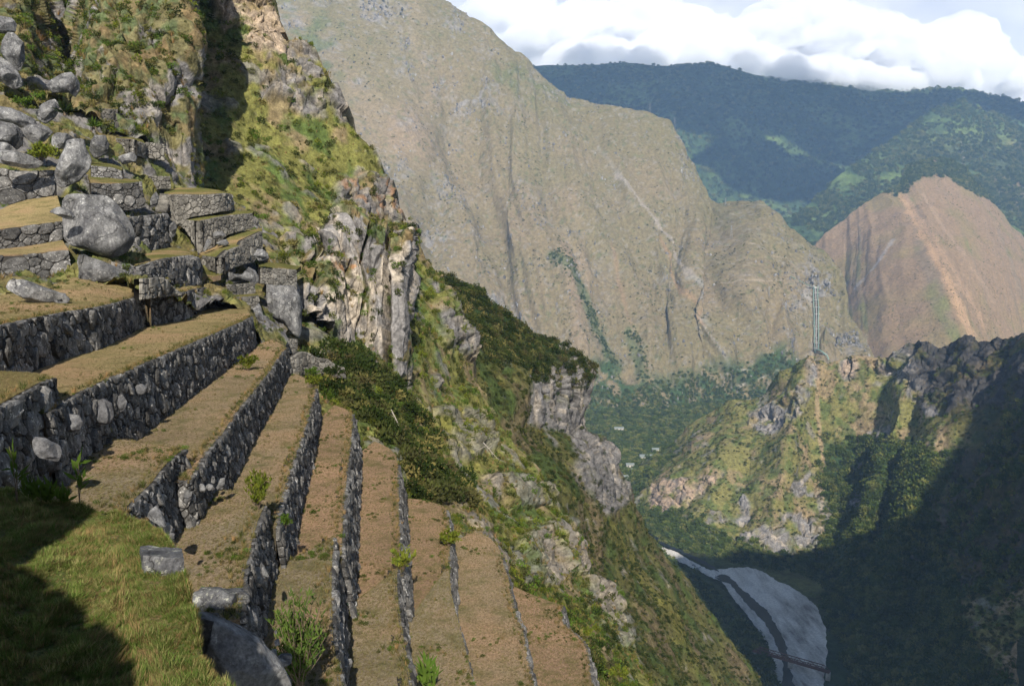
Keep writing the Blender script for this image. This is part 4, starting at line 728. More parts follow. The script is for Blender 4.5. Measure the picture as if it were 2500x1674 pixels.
BL = [(zN([(720, 260), (830, 185), (950, 175), (1130, 195), (1380, 215), (1500, 290), (1560, 380), (1620, 470), (1690, 550), (1695, 640), (1665, 750), (1625, 850), (1580, 920), (1420, 970), (1250, 940), (1100, 870), (960, 830), (800, 730), (790, 620), (775, 520), (750, 420), (725, 340)]), 67, 'biggest pale grey boulder, rounded, in the middle of the left terraces', 0.7),
 (zN([(890, 1020), (920, 920), (1060, 930), (1170, 980), (1300, 1030), (1430, 1100), (1600, 1150), (1700, 1200), (1780, 1290), (1700, 1340), (1500, 1310), (1200, 1290), (1000, 1260), (930, 1200)]), 60.0, 'smooth grey bedrock slab below the biggest boulder', 0.5),
 (zA([(30, 300), (60, 150), (100, 115), (200, 160), (420, 265), (560, 325), (700, 385), (800, 440), (840, 495), (790, 550), (740, 562), (650, 545), (450, 515), (320, 470), (140, 400), (60, 410)]), 45.0, 'long fallen stone slab tilted on the grass at the left edge', 0.5),
 (zM([(720, 1150), (800, 950), (860, 850), (865, 750), (980, 728), (1062, 738), (1080, 850), (1140, 1000), (1110, 1100), (1030, 1200), (1000, 1300), (850, 1420), (740, 1490), (690, 1300)]), 77, 'tall leaning grey rock above the biggest boulder', 0.7),
 (zM([(640, 680), (740, 640), (900, 680), (990, 730), (870, 760), (850, 830), (700, 875), (630, 780)]), 80, 'grey boulder tucked behind the top of the tall leaning rock', 0.8),
 (zM([(285, 620), (400, 560), (520, 508), (600, 560), (645, 640), (560, 740), (440, 800), (310, 710)]), 82, 'tilted block with a flat top in the middle of the rock pile', 0.8),
 (zM([(-120, 500), (0, 488), (120, 520), (230, 580), (300, 660), (290, 800), (200, 860), (120, 790), (0, 760), (-120, 760)]), 80, 'big faceted boulder at the left edge of the rock pile', 0.8),
 (zM([(-120, 345), (0, 340), (160, 335), (280, 390), (400, 460), (420, 530), (310, 590), (200, 545), (0, 490), (-120, 480)]), 86, 'flat-topped boulder, uppermost of the left rock pile', 0.8),
 (zM([(-120, 900), (0, 890), (200, 890), (350, 930), (510, 1025), (440, 1090), (330, 1120), (150, 1095), (-120, 1080)]), 77, 'long pitted slab lying across the boulder wall at the left edge', 0.7),
 (zM([(0, 770), (100, 775), (165, 850), (120, 880), (0, 880)]), 78, 'small dark rock under the faceted boulder at the left edge', 0.8),
 (zM([(460, 410), (560, 290), (690, 200), (740, 280), (720, 400), (680, 470), (590, 535), (480, 480)]), 92, 'slanting rock below the spiky plant with a pale lower face', 0.8),
 (z1([(262, 470), (290, 430), (340, 400), (388, 398), (420, 440), (440, 500), (420, 540), (370, 500), (300, 510)]), 96, 'jagged grey rock crowning the slope above the spiky plant', 0.8),
 (z1([(-40, 320), (20, 322), (60, 350), (130, 440), (126, 480), (70, 496), (20, 450), (-40, 430)]), 102, 'leaning boulder at the left edge beside the bare path', 0.8),
 (z1([(20, 230), (50, 188), (80, 186), (120, 230), (132, 330), (100, 388), (40, 330), (15, 290)]), 106, 'upright dark boulder in the upper left corner', 0.8),
 (z1([(-40, 95), (60, 95), (85, 130), (72, 165), (20, 180), (-40, 175)]), 109, 'rounded pale boulder at the left edge, uppermost of all', 0.8),
 (zM([(1150, 880), (1180, 760), (1220, 690), (1340, 690), (1380, 800), (1350, 900), (1200, 985)]), 101, 'dark boulder in the hollow below the small green spiky plant', 0.8),
 (zM([(1520, 960), (1600, 920), (1700, 895), (1760, 950), (1720, 1010), (1560, 1055)]), 104, 'wedge of grey rock propping the small square hut ruin', 0.8),
 (zN([(640, 390), (700, 360), (800, 342), (900, 385), (940, 450), (900, 515), (830, 490), (740, 445)]), 63.5, 'small whitish rock leaning on the left side of the biggest boulder', 0.8),
 (zN([(1915, 350), (1910, 270), (1960, 180), (2010, 128), (2030, 200), (1995, 330), (1950, 365)]), 92, 'standing stone at the foot of the steps left of the bastion', 0.7),
 (zO([(580, 760), (600, 680), (650, 630), (692, 690), (665, 800), (620, 845)]), 89, 'pale upright stone beside the tall dark wall', 0.7),
 (zO([(1020, 1010), (1050, 920), (1085, 838), (1140, 855), (1095, 960), (1040, 1020)]), 93, 'narrow leaning slab against the lit corner of the bastion tier', 0.6),
 (zO([(1145, 790), (1200, 755), (1270, 750), (1305, 800), (1240, 830), (1160, 870)]), 95, 'flat grey rock on top of the tumbled slabs below the bastion', 0.8),
 (zO([(1170, 905), (1250, 870), (1340, 850), (1375, 900), (1310, 945), (1220, 930)]), 94, 'tumbled grey rock resting on the grass below the bastion', 0.8),
 (zO([(1675, 1060), (1720, 980), (1800, 985), (1850, 1040), (1870, 1100), (1810, 1120), (1735, 1155)]), 96, 'roof-shaped rock at the right end of the bastion tiers', 0.8),
 (zO([(1265, 1430), (1300, 1330), (1340, 1260), (1420, 1300), (1520, 1310), (1620, 1200), (1700, 1240), (1750, 1340), (1740, 1420), (1680, 1440), (1600, 1390), (1480, 1410), (1340, 1440)]), 90, 'jagged dark rock overhang with a grassy crown', 0.8),
 (zB([(1560, 290), (1700, 300), (1930, 320), (1990, 450), (2010, 600), (2000, 800), (1960, 960), (1900, 930), (1800, 770), (1740, 735), (1600, 650), (1560, 450)]), 95, 'bare streaked rock face carrying the pale wall', 0.6),
 (zB([(1410, 600), (1470, 480), (1500, 560), (1525, 680), (1530, 830), (1480, 800), (1440, 700)]), 73, 'upright stone at the far end of the second terrace', 0.7),
 (zB([(825, 590), (835, 488), (870, 495), (945, 590), (905, 602)]), 84, 'white pointed stone leaning on the upper terrace wall', 0.6),
 (zB([(915, 540), (950, 500), (995, 505), (1003, 560), (945, 575)]), 86, 'small pale stone right of the white pointed one', 0.8),
 (zD([(488, 450), (505, 415), (535, 408), (563, 430), (560, 468), (515, 476)]), 47.0, 'single loose stone on the dry grass below the second wall', 0.9)]
for i, (px, Y, lab, th) in enumerate(BL): rock(px, Y, lab, thick=th, seed=300 + i, **(dict(facets=3, power=0.35, rough=0.05) if 'bare streaked' in lab else {})) if i else rock(px, Y, lab, thick=th, seed=377, facets=12, rough=0.015)
# boulders built into the second wall
for i, px in enumerate((zC([(1110, 500), (1200, 400), (1320, 378), (1430, 450), (1480, 600), (1400, 720), (1200, 755), (1120, 650)]), zC([(1440, 430), (1490, 350), (1560, 305), (1620, 420), (1570, 560), (1500, 612)]), zC([(1690, 300), (1740, 195), (1800, 185), (1870, 240), (1840, 320), (1740, 352)]))):
    cpx = np.mean(px, 0); j = int(np.argmin(np.abs(proj((TOPW['W2'] + FOOTW['W2']) / 2)[:, 0] - cpx[0]))); rock(px, ((TOPW['W2'] + FOOTW['W2']) / 2)[j, 1] - 0.15, '', M_BDARK, 0.55, 350 + i, name='stone', parent=ROOT['W2'])
for i, px in enumerate((zC([(765, 640), (800, 590), (900, 575), (1000, 600), (1050, 690), (1000, 800), (900, 850), (800, 790)]), zC([(380, 900), (440, 830), (560, 850), (640, 930), (760, 1010), (770, 1080), (700, 1250), (560, 1160), (430, 1090)]))):
    rock(px, (26.5, 22.5)[i], '', M_BDARK, 0.6, 360 + i, name='stone', parent=ROOT['W2p'])
# steps beside the bastion
st = empty('stone_steps', tuple(at(398, 515, 101))); tag(st, 'flight of narrow stone steps climbing to the round bastion', 'steps')
for k in range(9):
    f = k / 8; c0 = at(396 + 10 * f, 512 - 33 * f, 100.5 + 4.5 * f) - np.array(st.location); w, d, h = 0.62, 0.5, 0.26
    V = np.array([(x * w, y * d, z * h) for x in (-1, 1) for y in (-1, 1) for z in (-1, 1)]) + c0 + RNG.normal(size=(8, 3)) * 0.03
    obj('step', mesh_np('step', V, [(0, 1, 3, 2), (4, 6, 7, 5), (0, 4, 5, 1), (2, 3, 7, 6), (0, 2, 6, 4), (1, 5, 7, 3)], M_RUIN), st)
# ================================================================== foreground knoll and its rocks
KZ = -3.5
edge = [(-260, 1120), (-120, 1165), (0, 1196), (60, 1213), (110, 1226), (190, 1240), (250, 1246), (310, 1252), (355, 1268), (388, 1292), (412, 1318), (430, 1345), (446, 1400), (458, 1450), (470, 1490), (482, 1540), (500, 1600), (528, 1650), (560, 1690), (640, 1790)]
E3 = smooth_poly(onplane(edge, KZ), 0.15, 2); inner = resample(np.array([(-10.0, 11.5, KZ), (-8.0, 8.5, KZ), (-6.0, 5.5, KZ), (-4.5, 3.2, KZ), (-2.2, 2.6, KZ)]), len(E3))
kt = np.linspace(0, 1, 60)[:, None, None]; KG = inner[None] * (1 - kt) + E3[None] * kt
KG[..., 2] += fbm(KG / 1.3, 3) * 0.10 + fbm(KG / 0.3, 2) * 0.025 + 0.22 * (1 - kt[..., 0]) ** 2
nk = outward(E3); sk = [E3 + nk * a - np.array([0, 0, b]) for a, b in ((0.05, 0.12), (0.10, 0.35), (0.0, 0.9), (-0.25, 2.6))]
KF = np.concatenate([KG, np.stack(sk)]); kc = np.ones(KF.shape) * np.array((0.10, 0.105, 0.035)); kc[60:] = (0.09, 0.07, 0.045)
kc[:60] = lerp(np.array((0.085, 0.10, 0.03)), np.array((0.16, 0.125, 0.06)), sstep(0.0, 0.4, fbm(KG / 0.5 + 3, 3)))
KF[60:] += fbm(KF[60:] / 0.3, 3)[..., None] * 0.08
m_kn = mat_terrain('knoll_turf', 0.10, 0.6, 0.5); tag(obj('knoll', mesh_np('knoll', KF, grid_faces(*KF.shape[:2]), m_kn, True, kc)), kind='structure')
def block(c, label, mat, seed, n=9):
    """a roughly squared stone from its eight corners (front bottom l, r, top r, l, then the same four at the back)"""
    c = np.array(c); o0 = c.mean(0); c = c - o0; Vs, Fs, k = [], [], 0
    for q_ in ((0, 1, 2, 3), (1, 5, 6, 2), (5, 4, 7, 6), (4, 0, 3, 7), (3, 2, 6, 7), (4, 5, 1, 0)):
        a_, b_ = np.meshgrid(np.linspace(0, 1, n), np.linspace(0, 1, n)); P_ = c[q_[0]] * ((1 - a_) * (1 - b_))[..., None] + c[q_[1]] * (a_ * (1 - b_))[..., None] + c[q_[2]] * (a_ * b_)[..., None] + c[q_[3]] * ((1 - a_) * b_)[..., None]
        Vs.append(P_.reshape(-1, 3)); Fs.append(grid_faces(n, n) + k); k += n * n
    V = np.concatenate(Vs); S = np.abs(V).max(); rad = np.linalg.norm(V, axis=1, keepdims=True); V = V * (1 - 0.10 * sstep(0.8, 1.0, rad[:, 0] / rad.max()))[:, None]; V = V * (1 + fbm(V / (S * 0.5) + seed, 4) * 0.09)[:, None]
    o = obj('boulder', mesh_np('boulder', V, np.concatenate(Fs), mat, False)); o.location = o0; return tag(o, label, 'boulder')
block([at(352, 1412, 8.72), at(447, 1452, 8.55), at(449, 1362, 8.75), at(350, 1356, 8.85), at(334, 1420, 9.2), at(452, 1440, 9.15), at(443, 1340, 9.3), at(340, 1328, 9.4)], 'squared grey stone with a dark flat top on the grassy knoll edge', M_LICH, 3.3)
rock([(447, 1424), (459, 1424), (462, 1445), (470, 1475), (466, 1490), (455, 1470), (449, 1445)], 8.75, 'thin upright stone set in the knoll edge', M_LICH, 0.6, 402, 6, 0.04)
rock([(462, 1450), (468, 1434), (488, 1430), (525, 1437), (570, 1444), (600, 1450), (614, 1462), (622, 1482), (606, 1487), (585, 1488), (560, 1497), (540, 1496), (515, 1490), (490, 1480), (470, 1468)], 21.5, 'flat slab blotched with pale lichen below the knoll', M_LICH, 0.8, 403, 6, 0.05)
rock([(468, 1474), (490, 1476), (525, 1490), (560, 1510), (600, 1540), (635, 1572), (655, 1605), (685, 1642), (702, 1680), (716, 1730), (640, 1790), (560, 1740), (520, 1650), (496, 1580), (478, 1520)], 11.2, 'long sloping boulder along the right side of the grassy knoll', M_BOULD, 0.55, 404, 6, 0.05, res=(64, 26))
rock(zE([(50, 570), (110, 470), (170, 420), (220, 500), (260, 620), (270, 740), (180, 680), (90, 610)]), 22.3, 'leaning streaked boulder at the corner below the knoll', M_BOULD, 0.6, 405, 6, 0.06)
rock(zE([(330, 800), (350, 760), (400, 800), (385, 900), (345, 880)]), 21.8, 'small pale stone at the knoll corner, foot of the stubby wall', M_BOULD, 0.8, 406, 5, 0.06)
rock(zE([(500, 400), (530, 260), (570, 232), (620, 270), (610, 340), (560, 420), (520, 470)]), 27.5, 'pale rounded stone leaning on the stubby wall', M_BOULD, 0.6, 407, 6, 0.06)
for i, (q, Y) in enumerate((([(695, 200), (730, 150), (770, 165), (800, 220), (780, 270), (715, 270)], 28.6), ([(790, 190), (830, 155), (890, 180), (910, 235), (830, 245)], 29.2), ([(860, 130), (880, 55), (910, 60), (920, 140), (900, 165)], 30.2), ([(935, 200), (985, 90), (1045, 85), (1050, 150), (1000, 240), (950, 240)], 29.8))):
    rock(zE(q), Y, ['rounded stone, leftmost of the rubble at the step between two terraces', 'low stone second from the left in the rubble at the terrace step', 'small pointed stone at the back of the rubble at the terrace step', 'white upright stone, rightmost of the rubble at the terrace step'][i], M_BOULD, 0.7, 410 + i, 6, 0.06, group='rubble at the terrace step')
for i, (q, Y) in enumerate((([(1130, 720), (1150, 650), (1220, 640), (1230, 700), (1170, 770)], 21.6), ([(1230, 680), (1300, 610), (1400, 600), (1450, 680), (1440, 900), (1320, 880), (1280, 760)], 21.8), ([(1620, 1130), (1650, 1090), (1710, 1110), (1700, 1180), (1640, 1190)], 19.0), ([(1660, 990), (1730, 960), (1745, 1050), (1690, 1060)], 19.6), ([(1665, 870), (1705, 840), (1715, 910), (1690, 940)], 20.2), ([(1650, 1220), (1760, 1160), (1900, 1180), (1890, 1290), (1750, 1330)], 18.6))):
    rock(zF(q), Y, ['small pale stone under the lichen slab', 'upright block propping the right end of the lichen slab', 'squared white stone on the narrow steps left of the bamboo bush', 'middle stone of the narrow steps left of the bamboo bush', 'topmost stone of the narrow steps left of the bamboo bush', 'broad pale stone at the foot of the bamboo bush'][i], M_LICH if i < 2 else M_BOULD, 0.8, 420 + i, 7, 0.05, power=0.5)
rock(zE([(1490, 1200), (1510, 1150), (1545, 1200), (1600, 1330), (1590, 1420), (1560, 1430), (1520, 1330)]), 24.0, 'pale leaning stone on the near wall topped by a bush', M_BOULD, 0.5, 430, 5, 0.05)
rock([(1398, 1648), (1405, 1640), (1425, 1634), (1450, 1633), (1462, 1645), (1458, 1657), (1430, 1660), (1405, 1659)], 44.5, 'flat pale boulder at the corner of the lowest terrace', M_BOULD, 0.8, 431)
rock([(1149, 1383), (1154, 1381), (1158, 1386), (1154, 1389), (1149, 1388)], 54.0, 'single white stone lying on the brown grass of the eighth terrace', M_BOULD, 0.9, 432, res=(16, 8))
# unseen wall added behind the camera's left shoulder, outline shaped to shade the knoll
def back_to(px, y):                                            # where the sun ray that grazes this knoll point crosses the plane Y = y
    q = onplane([px], KZ)[0]; return q + SUN_DIR * ((y - q[1]) / SUN_DIR[1])
def shadow_wall(pts, y0, label, seed, base):
    T = smooth_poly(np.array(pts), 0.25, 1); B = T.copy(); B[:, 2] = base; o = build_wall('ruin_wall', T[::-1], B[::-1], label, 'stone wall', (0.3, 0.7), seed, 0, mat=M_RUIN, cap=0.7); return o  # added shadow caster, only built in the same masonry as the ruins

sp = np.array([(-12, 12.3), (-8, 12.3), (-6.2, 12.2), (-5.65, 11.7), (-5.5, 9.6), (-5.35, 8.95), (-5.0, 8.75), (-4.4, 8.1), (-3.87, 7.55), (-3.1, 6.8), (-2.95, 6.3)]); sp = np.c_[sp, np.full(len(sp), KZ)]
shadow_wall(sp + SUN_DIR[None] * ((-1.0 - sp[:, 1]) / SUN_DIR[1])[:, None], -1.0, 'unseen wall added behind the viewpoint, shaped to cast the shadow on the knoll', 240, -2.2)
# ================================================================== plants
L_YEL = mat_leaf('leaf_yellow_green', (0.17, 0.18, 0.025), (0.10, 0.14, 0.02)); L_GRN = mat_leaf('leaf_green', (0.06, 0.11, 0.018), (0.10, 0.15, 0.025)); L_DRK = mat_leaf('leaf_dark', (0.025, 0.045, 0.012), (0.055, 0.075, 0.02), (0.075, 0.06, 0.03))
L_OLV = mat_leaf('leaf_olive', (0.10, 0.11, 0.035), (0.07, 0.09, 0.025), (0.17, 0.14, 0.05)); L_STR = mat_leaf('straw', (0.27, 0.20, 0.09), (0.20, 0.16, 0.06), (0.25, 0.15, 0.07)); L_TREE = mat_leaf('leaf_tree', (0.055, 0.09, 0.022), (0.10, 0.135, 0.035), (0.15, 0.15, 0.045), 0.15)
L_GRS = mat_leaf('grass_blade', (0.11, 0.19, 0.035), (0.18, 0.225, 0.055), (0.29, 0.245, 0.11)); M_STEM = mat_plain('stem', (0.12, 0.09, 0.06), 0.9, 0.1); M_TWIG = mat_plain('pale_twig', (0.32, 0.29, 0.25), 0.9, 0.1)
def leaf_quads(C, D, ln, wd, rng):
    """kite leaves at C along D"""
    D = D / (np.linalg.norm(D, axis=1, keepdims=True) + 1e-9); S = np.cross(D, rng.normal(size=D.shape)); S /= np.linalg.norm(S, axis=1, keepdims=True) + 1e-9
    ln = np.asarray(ln)[:, None]; wd = np.asarray(wd)[:, None]; up = np.cross(S, D)
    V = np.stack([C, C + D * ln * 0.45 + S * wd / 2, C + D * ln - up * ln * 0.12, C + D * ln * 0.45 - S * wd / 2], 1)
    return V.reshape(-1, 3), np.arange(len(C) * 4).reshape(-1, 4)
def blob(n, seed, size=0.3, rz=0.75, lumps=5, upb=0.4):
    rng = np.random.default_rng(seed); lc = rng.normal(size=(lumps, 3)); lc /= np.linalg.norm(lc, axis=1, keepdims=True); lc *= 0.45 * rng.random((lumps, 1)) + 0.12; lc[:, 2] = np.abs(lc[:, 2]) * rz + 0.25
    k = rng.integers(0, lumps, n); d = rng.normal(size=(n, 3)); d /= np.linalg.norm(d, axis=1, keepdims=True); r = (0.32 + 0.28 * rng.random(lumps))[k] * (0.75 + 0.3 * rng.random(n))
    C = lc[k] + d * r[:, None] * np.array([1, 1, rz]); C[:, 2] = np.maximum(C[:, 2], 0.0); D = d + rng.normal(size=(n, 3)) * 0.7; D[:, 2] += upb
    return leaf_quads(C, D, size * (0.6 + 0.8 * rng.random(n)), size * 0.55 * (0.6 + 0.8 * rng.random(n)), rng)
def tuft(n, seed, spread=0.5):
    rng = np.random.default_rng(seed); a = rng.random(n) * 6.283; b0 = np.stack([np.cos(a) * 0.25 * rng.random(n), np.sin(a) * 0.25 * rng.random(n), np.zeros(n)], -1); d = np.stack([np.cos(a) * spread * rng.random(n), np.sin(a) * spread * rng.random(n), np.ones(n)], -1)
    h = 0.5 + 0.7 * rng.random(n); s = np.stack([-np.sin(a), np.cos(a), 0 * a], -1) * 0.035; m = b0 + d * (h * 0.55)[:, None]; e = b0 + d * h[:, None] + np.stack([np.cos(a), np.sin(a), -0.6 + 0 * a], -1) * (0.28 * h * rng.random(n))[:, None]
    V = np.stack([b0 - s, b0 + s, m + s * 0.8, m - s * 0.8, e + s * 0.1, e - s * 0.1], 1).reshape(-1, 3); i = np.arange(n)[:, None] * 6
    return V, np.concatenate([i + np.array([0, 1, 2, 3]), i + np.array([3, 2, 4, 5])])
def proto(name, VF, mat): return bpy.data.objects.new(name, mesh_np(name, VF[0], VF[1], mat))
def scatter(name, label, protos, P, scl, seed=0, sink=0.08, zs=(0.8, 1.2)):
    """plants nobody could count: one object of points, a plant set on each"""
    rng = np.random.default_rng(seed); n = len(P); me = bpy.data.meshes.new(name); me.vertices.add(n); Q = np.array(P, np.float32); scl = np.asarray(scl) * np.ones(n); Q[:, 2] -= (scl * sink); me.vertices.foreach_set('co', Q.ravel())
    for an, ty, dat in (('scl', 'FLOAT', scl), ('rz', 'FLOAT', rng.random(n) * 6.283), ('pick', 'INT', rng.integers(0, len(protos), n)), ('zs', 'FLOAT', zs[0] + (zs[1] - zs[0]) * rng.random(n))):
        a = me.attributes.new(an, ty, 'POINT'); a.data.foreach_set('value', np.asarray(dat, np.float32 if ty == 'FLOAT' else np.int32))
    o = obj(name, me); tag(o, label, 'vegetation', kind='stuff')
    g = bpy.data.node_groups.new(name, 'GeometryNodeTree'); g.interface.new_socket('Geometry', in_out='INPUT', socket_type='NodeSocketGeometry'); g.interface.new_socket('Geometry', in_out='OUTPUT', socket_type='NodeSocketGeometry')
    gi = g.nodes.new('NodeGroupInput'); go = g.nodes.new('NodeGroupOutput'); jn = g.nodes.new('GeometryNodeJoinGeometry')
    def attr(nm, ty='FLOAT'):
        a = g.nodes.new('GeometryNodeInputNamedAttribute'); a.data_type = ty; a.inputs['Name'].default_value = nm; return a.outputs[0]
    s, r, pk, zz = attr('scl'), attr('rz'), attr('pick', 'INT'), attr('zs'); mz = g.nodes.new('ShaderNodeMath'); mz.operation = 'MULTIPLY'; g.links.new(s, mz.inputs[0]); g.links.new(zz, mz.inputs[1])
    cs = g.nodes.new('ShaderNodeCombineXYZ'); g.links.new(s, cs.inputs[0]); g.links.new(s, cs.inputs[1]); g.links.new(mz.outputs[0], cs.inputs[2]); cr_ = g.nodes.new('ShaderNodeCombineXYZ'); g.links.new(r, cr_.inputs[2])
    for k, pr in enumerate(protos):
        oi = g.nodes.new('GeometryNodeObjectInfo'); oi.inputs['Object'].default_value = pr; oi.inputs['As Instance'].default_value = True
        cmp = g.nodes.new('FunctionNodeCompare'); cmp.data_type = 'INT'; cmp.operation = 'EQUAL'; g.links.new(pk, cmp.inputs[2]); cmp.inputs[3].default_value = k
        ip = g.nodes.new('GeometryNodeInstanceOnPoints'); g.links.new(gi.outputs[0], ip.inputs['Points']); g.links.new(cmp.outputs[0], ip.inputs['Selection']); g.links.new(oi.outputs['Geometry'], ip.inputs['Instance']); g.links.new(cr_.outputs[0], ip.inputs['Rotation']); g.links.new(cs.outputs[0], ip.inputs['Scale'])
        g.links.new(ip.outputs[0], jn.inputs[0])
    g.links.new(jn.outputs[0], go.inputs[0]); md = o.modifiers.new('plants', 'NODES'); md.node_group = g; return o
PR_SH = [proto('shrub_a', blob(150, 1, 0.26), L_OLV), proto('shrub_b', blob(150, 2, 0.24), L_GRN), proto('shrub_c', blob(140, 3, 0.28), L_OLV), proto('shrub_d', blob(150, 4, 0.25), L_YEL)]
PR_DK = [proto('bush_a', blob(200, 5, 0.22), L_DRK), proto('bush_b', blob(200, 6, 0.22), L_DRK), proto('bush_c', blob(180, 7, 0.24), L_OLV)]
PR_TF = [proto('tuft_a', tuft(22, 8, 0.9), L_STR), proto('tuft_b', tuft(22, 9, 0.8), L_OLV)]
L_BAM = mat_leaf('leaf_bamboo', (0.045, 0.08, 0.018), (0.085, 0.12, 0.025), None, 0.25)
L_ST2 = mat_leaf('dry_grass', (0.30, 0.23, 0.12), (0.25, 0.215, 0.10), (0.17, 0.17, 0.065))
PR_T2 = [proto('turf_a', tuft(22, 28, 1.0), L_ST2), proto('turf_b', tuft(22, 29, 1.2), L_ST2)]
PR_TR = [proto('tree_a', blob(170, 10, 0.34, 0.9, 6), L_TREE), proto('tree_b', blob(170, 11, 0.32, 0.8, 7), L_TREE), proto('tree_c', blob(150, 12, 0.36, 0.8, 5), L_TREE)]
PR_GR = [proto('grass_a', tuft(16, 13, 0.8), L_GRS), proto('grass_b', tuft(16, 14, 1.1), L_GRS), proto('grass_c', tuft(12, 15, 1.4), L_STR)]
def pick(P, U, V, w, n, seed):
    rng = np.random.default_rng(seed); W_ = (w * ((U > -60) & (U < 2560) & (V > -60) & (V < 1730))).ravel(); W_ = W_ / W_.sum(); i = rng.choice(len(W_), n, p=W_); nv, nu = U.shape
    r, c = np.unravel_index(i, U.shape); r2 = np.clip(r + 1, 0, nv - 1); c2 = np.clip(c + 1, 0, nu - 1); a, b = rng.random((2, n, 1)); q = P[r, c]; return q + (P[r2, c] - q) * a + (P[r, c2] - q) * b, rng
def cellarea(P): a = np.gradient(P, axis=1); b = np.gradient(P, axis=0); return np.linalg.norm(np.cross(a, b), axis=-1) / P[..., 1] ** 2
wA = cellarea(AP) * (1 - 0.93 * ARK)
q, rng = pick(AP, AU, AV, wA * (AP[..., 1] < 240), 5200, 1); scatter('scrub', 'low olive scrub covering the steep slope beyond the terraces', PR_SH, q, (0.28 + 0.75 * rng.random(len(q)) ** 2) * np.clip(q[:, 1] / 120, 0.7, 1.4), 1)
q, rng = pick(AP, AU, AV, wA, 6000, 2); scatter('tussock_grass', 'dry tussock grass on the steep slope beyond the terraces', PR_TF, q, 0.25 + 0.35 * rng.random(len(q)), 2)
under = softpoly(AU, AV, [(735, 880), (800, 850), (900, 850), (960, 920), (1010, 1000), (1060, 1130), (1140, 1200), (1120, 1260), (1010, 1230), (900, 1080), (790, 960)], 10)
q, rng = pick(AP, AU, AV, cellarea(AP) * under, 420, 3); scatter('undergrowth', 'dense dark bushes crowding the far ends of the terraces', PR_DK, q, 0.8 + 1.1 * rng.random(len(q)), 3)
low = softpoly(AU, AV, [(1180, 1420), (1260, 1400), (1420, 1450), (1520, 1540), (1560, 1690), (1400, 1700), (1330, 1480)], 10)
q, rng = pick(AP, AU, AV, cellarea(AP) * low, 420, 4); scatter('undergrowth', 'green bushes on the slope below the lowest terrace', PR_DK + PR_SH[:2], q, 0.4 + 0.7 * rng.random(len(q)), 4)
q, rng = pick(BP, BU, BV, cellarea(BP) * (1 - 0.93 * BRK), 6500, 5); scatter('scrub', 'dark scrub on the overgrown ridge behind the slope', PR_DK + PR_SH[:1] + PR_DK[:2], q, 0.5 + 1.0 * rng.random(len(q)) ** 2, 5)
q, rng = pick(BP, BU, BV, cellarea(BP) * BSH, 1500, 6); scatter('undergrowth', 'thick dark bushes on the crest of the overgrown ridge', PR_DK, q, 1.3 + 1.6 * rng.random(len(q)), 6)
for sd, (cp, cu, cv), nn_, lab in ((7, LB, 3000, 'bushes and grass clinging to the high left cliff'), (8, CT, 700, 'plants rooted in the cracks of the pale cliff')):
    nz = normals(cp)[..., 2]; w_ = cellarea(cp) * sstep(-0.15, 0.35, nz + 0.5 * fbm(cp / 7, 3)); q, rng = pick(cp, cu, cv, w_, nn_, sd); scatter('scrub', lab, PR_SH + PR_DK[:1] + PR_TF[:1], q, 0.3 + 0.8 * rng.random(len(q)) ** 1.5, sd)
q, rng = pick(GP, GU, GV, cellarea(GP), 900, 9); scatter('scrub', 'small plants and grass between the ruins', PR_SH + PR_TF + PR_TF, q, 0.15 + 0.35 * rng.random(len(q)), 9)
q, rng = pick(PP, PU, PV, cellarea(PP) * (1 - PRK) * (1 - PF), 5000, 10); scatter('scrub', 'scrub dotting the sunlit spur across the river', PR_SH + PR_DK, q, 1.6 + 2.6 * rng.random(len(q)) ** 2, 10)
q, rng = pick(PP, PU, PV, cellarea(PP) * PF, 8500, 11); scatter('forest', 'forest in the gully and foot of the spur across the river', PR_TR, q, 3.0 + 7.0 * rng.random(len(q)) ** 1.6, 11)
def inpx(poly, n, z, seed):
    rng = np.random.default_rng(seed); poly = np.array(poly, float); lo, hi_ = poly.min(0), poly.max(0); p = lo + rng.random((n * 4, 2)) * (hi_ - lo); p = p[inpoly(p[:, 0], p[:, 1], [tuple(x) for x in poly])][:n]; return onplane(p, z), rng
q, rng = inpx([(1500, 1215), (1545, 1285), (1600, 1338), (1660, 1385), (1700, 1405), (1770, 1480), (1810, 1522), (1860, 1567), (1872, 1600), (1900, 1700), (1780, 1700), (1680, 1500), (1560, 1340)], 2600, -452, 12); scatter('forest', 'dark forest on the near bank of the river', PR_TR, q, 3.5 + 6 * rng.random(len(q)) ** 1.6, 12)
q, rng = inpx([(1400, 1010), (1500, 1000), (1650, 965), (1780, 935), (1880, 930), (1720, 1030), (1610, 1110), (1540, 1165), (1480, 1230), (1440, 1180), (1405, 1080)], 3600, -452, 13); scatter('forest', 'forest on the valley floor at the foot of the tan mountain', PR_TR, q, 3.5 + 7 * rng.random(len(q)) ** 1.6, 13)
q, rng = pick(M1P, M1U, M1V, cellarea(M1P) * softpoly(M1U, M1V, [(1400, 960), (1560, 960), (1700, 930), (1880, 890), (2000, 930), (2000, 1000), (1400, 1060)], 15), 2600, 14); scatter('forest', 'trees climbing the lowest slopes of the tan mountain', PR_TR, q, 4 + 4 * rng.random(len(q)), 14)
gl = np.minimum(polydist(M1U, M1V, [(1355, 655), (1395, 690), (1430, 780), (1470, 870), (1500, 920)]), polydist(M1U, M1V, [(1525, 830), (1550, 890), (1570, 950)])); q, rng = pick(M1P, M1U, M1V, cellarea(M1P) * sstep(24, 4, gl) * sstep(-0.2, 0.3, fbm(M1P / 40, 3)), 500, 15); scatter('forest', 'strips of trees in the gullies of the tan mountain', PR_TR, q, 3 + 3 * rng.random(len(q)), 15)
M_SCR = mat_rock('scree', (0.11, 0.105, 0.10), (0.24, 0.23, 0.22), (0.30, 0.30, 0.28), 6.0, 0.6, 0.4)
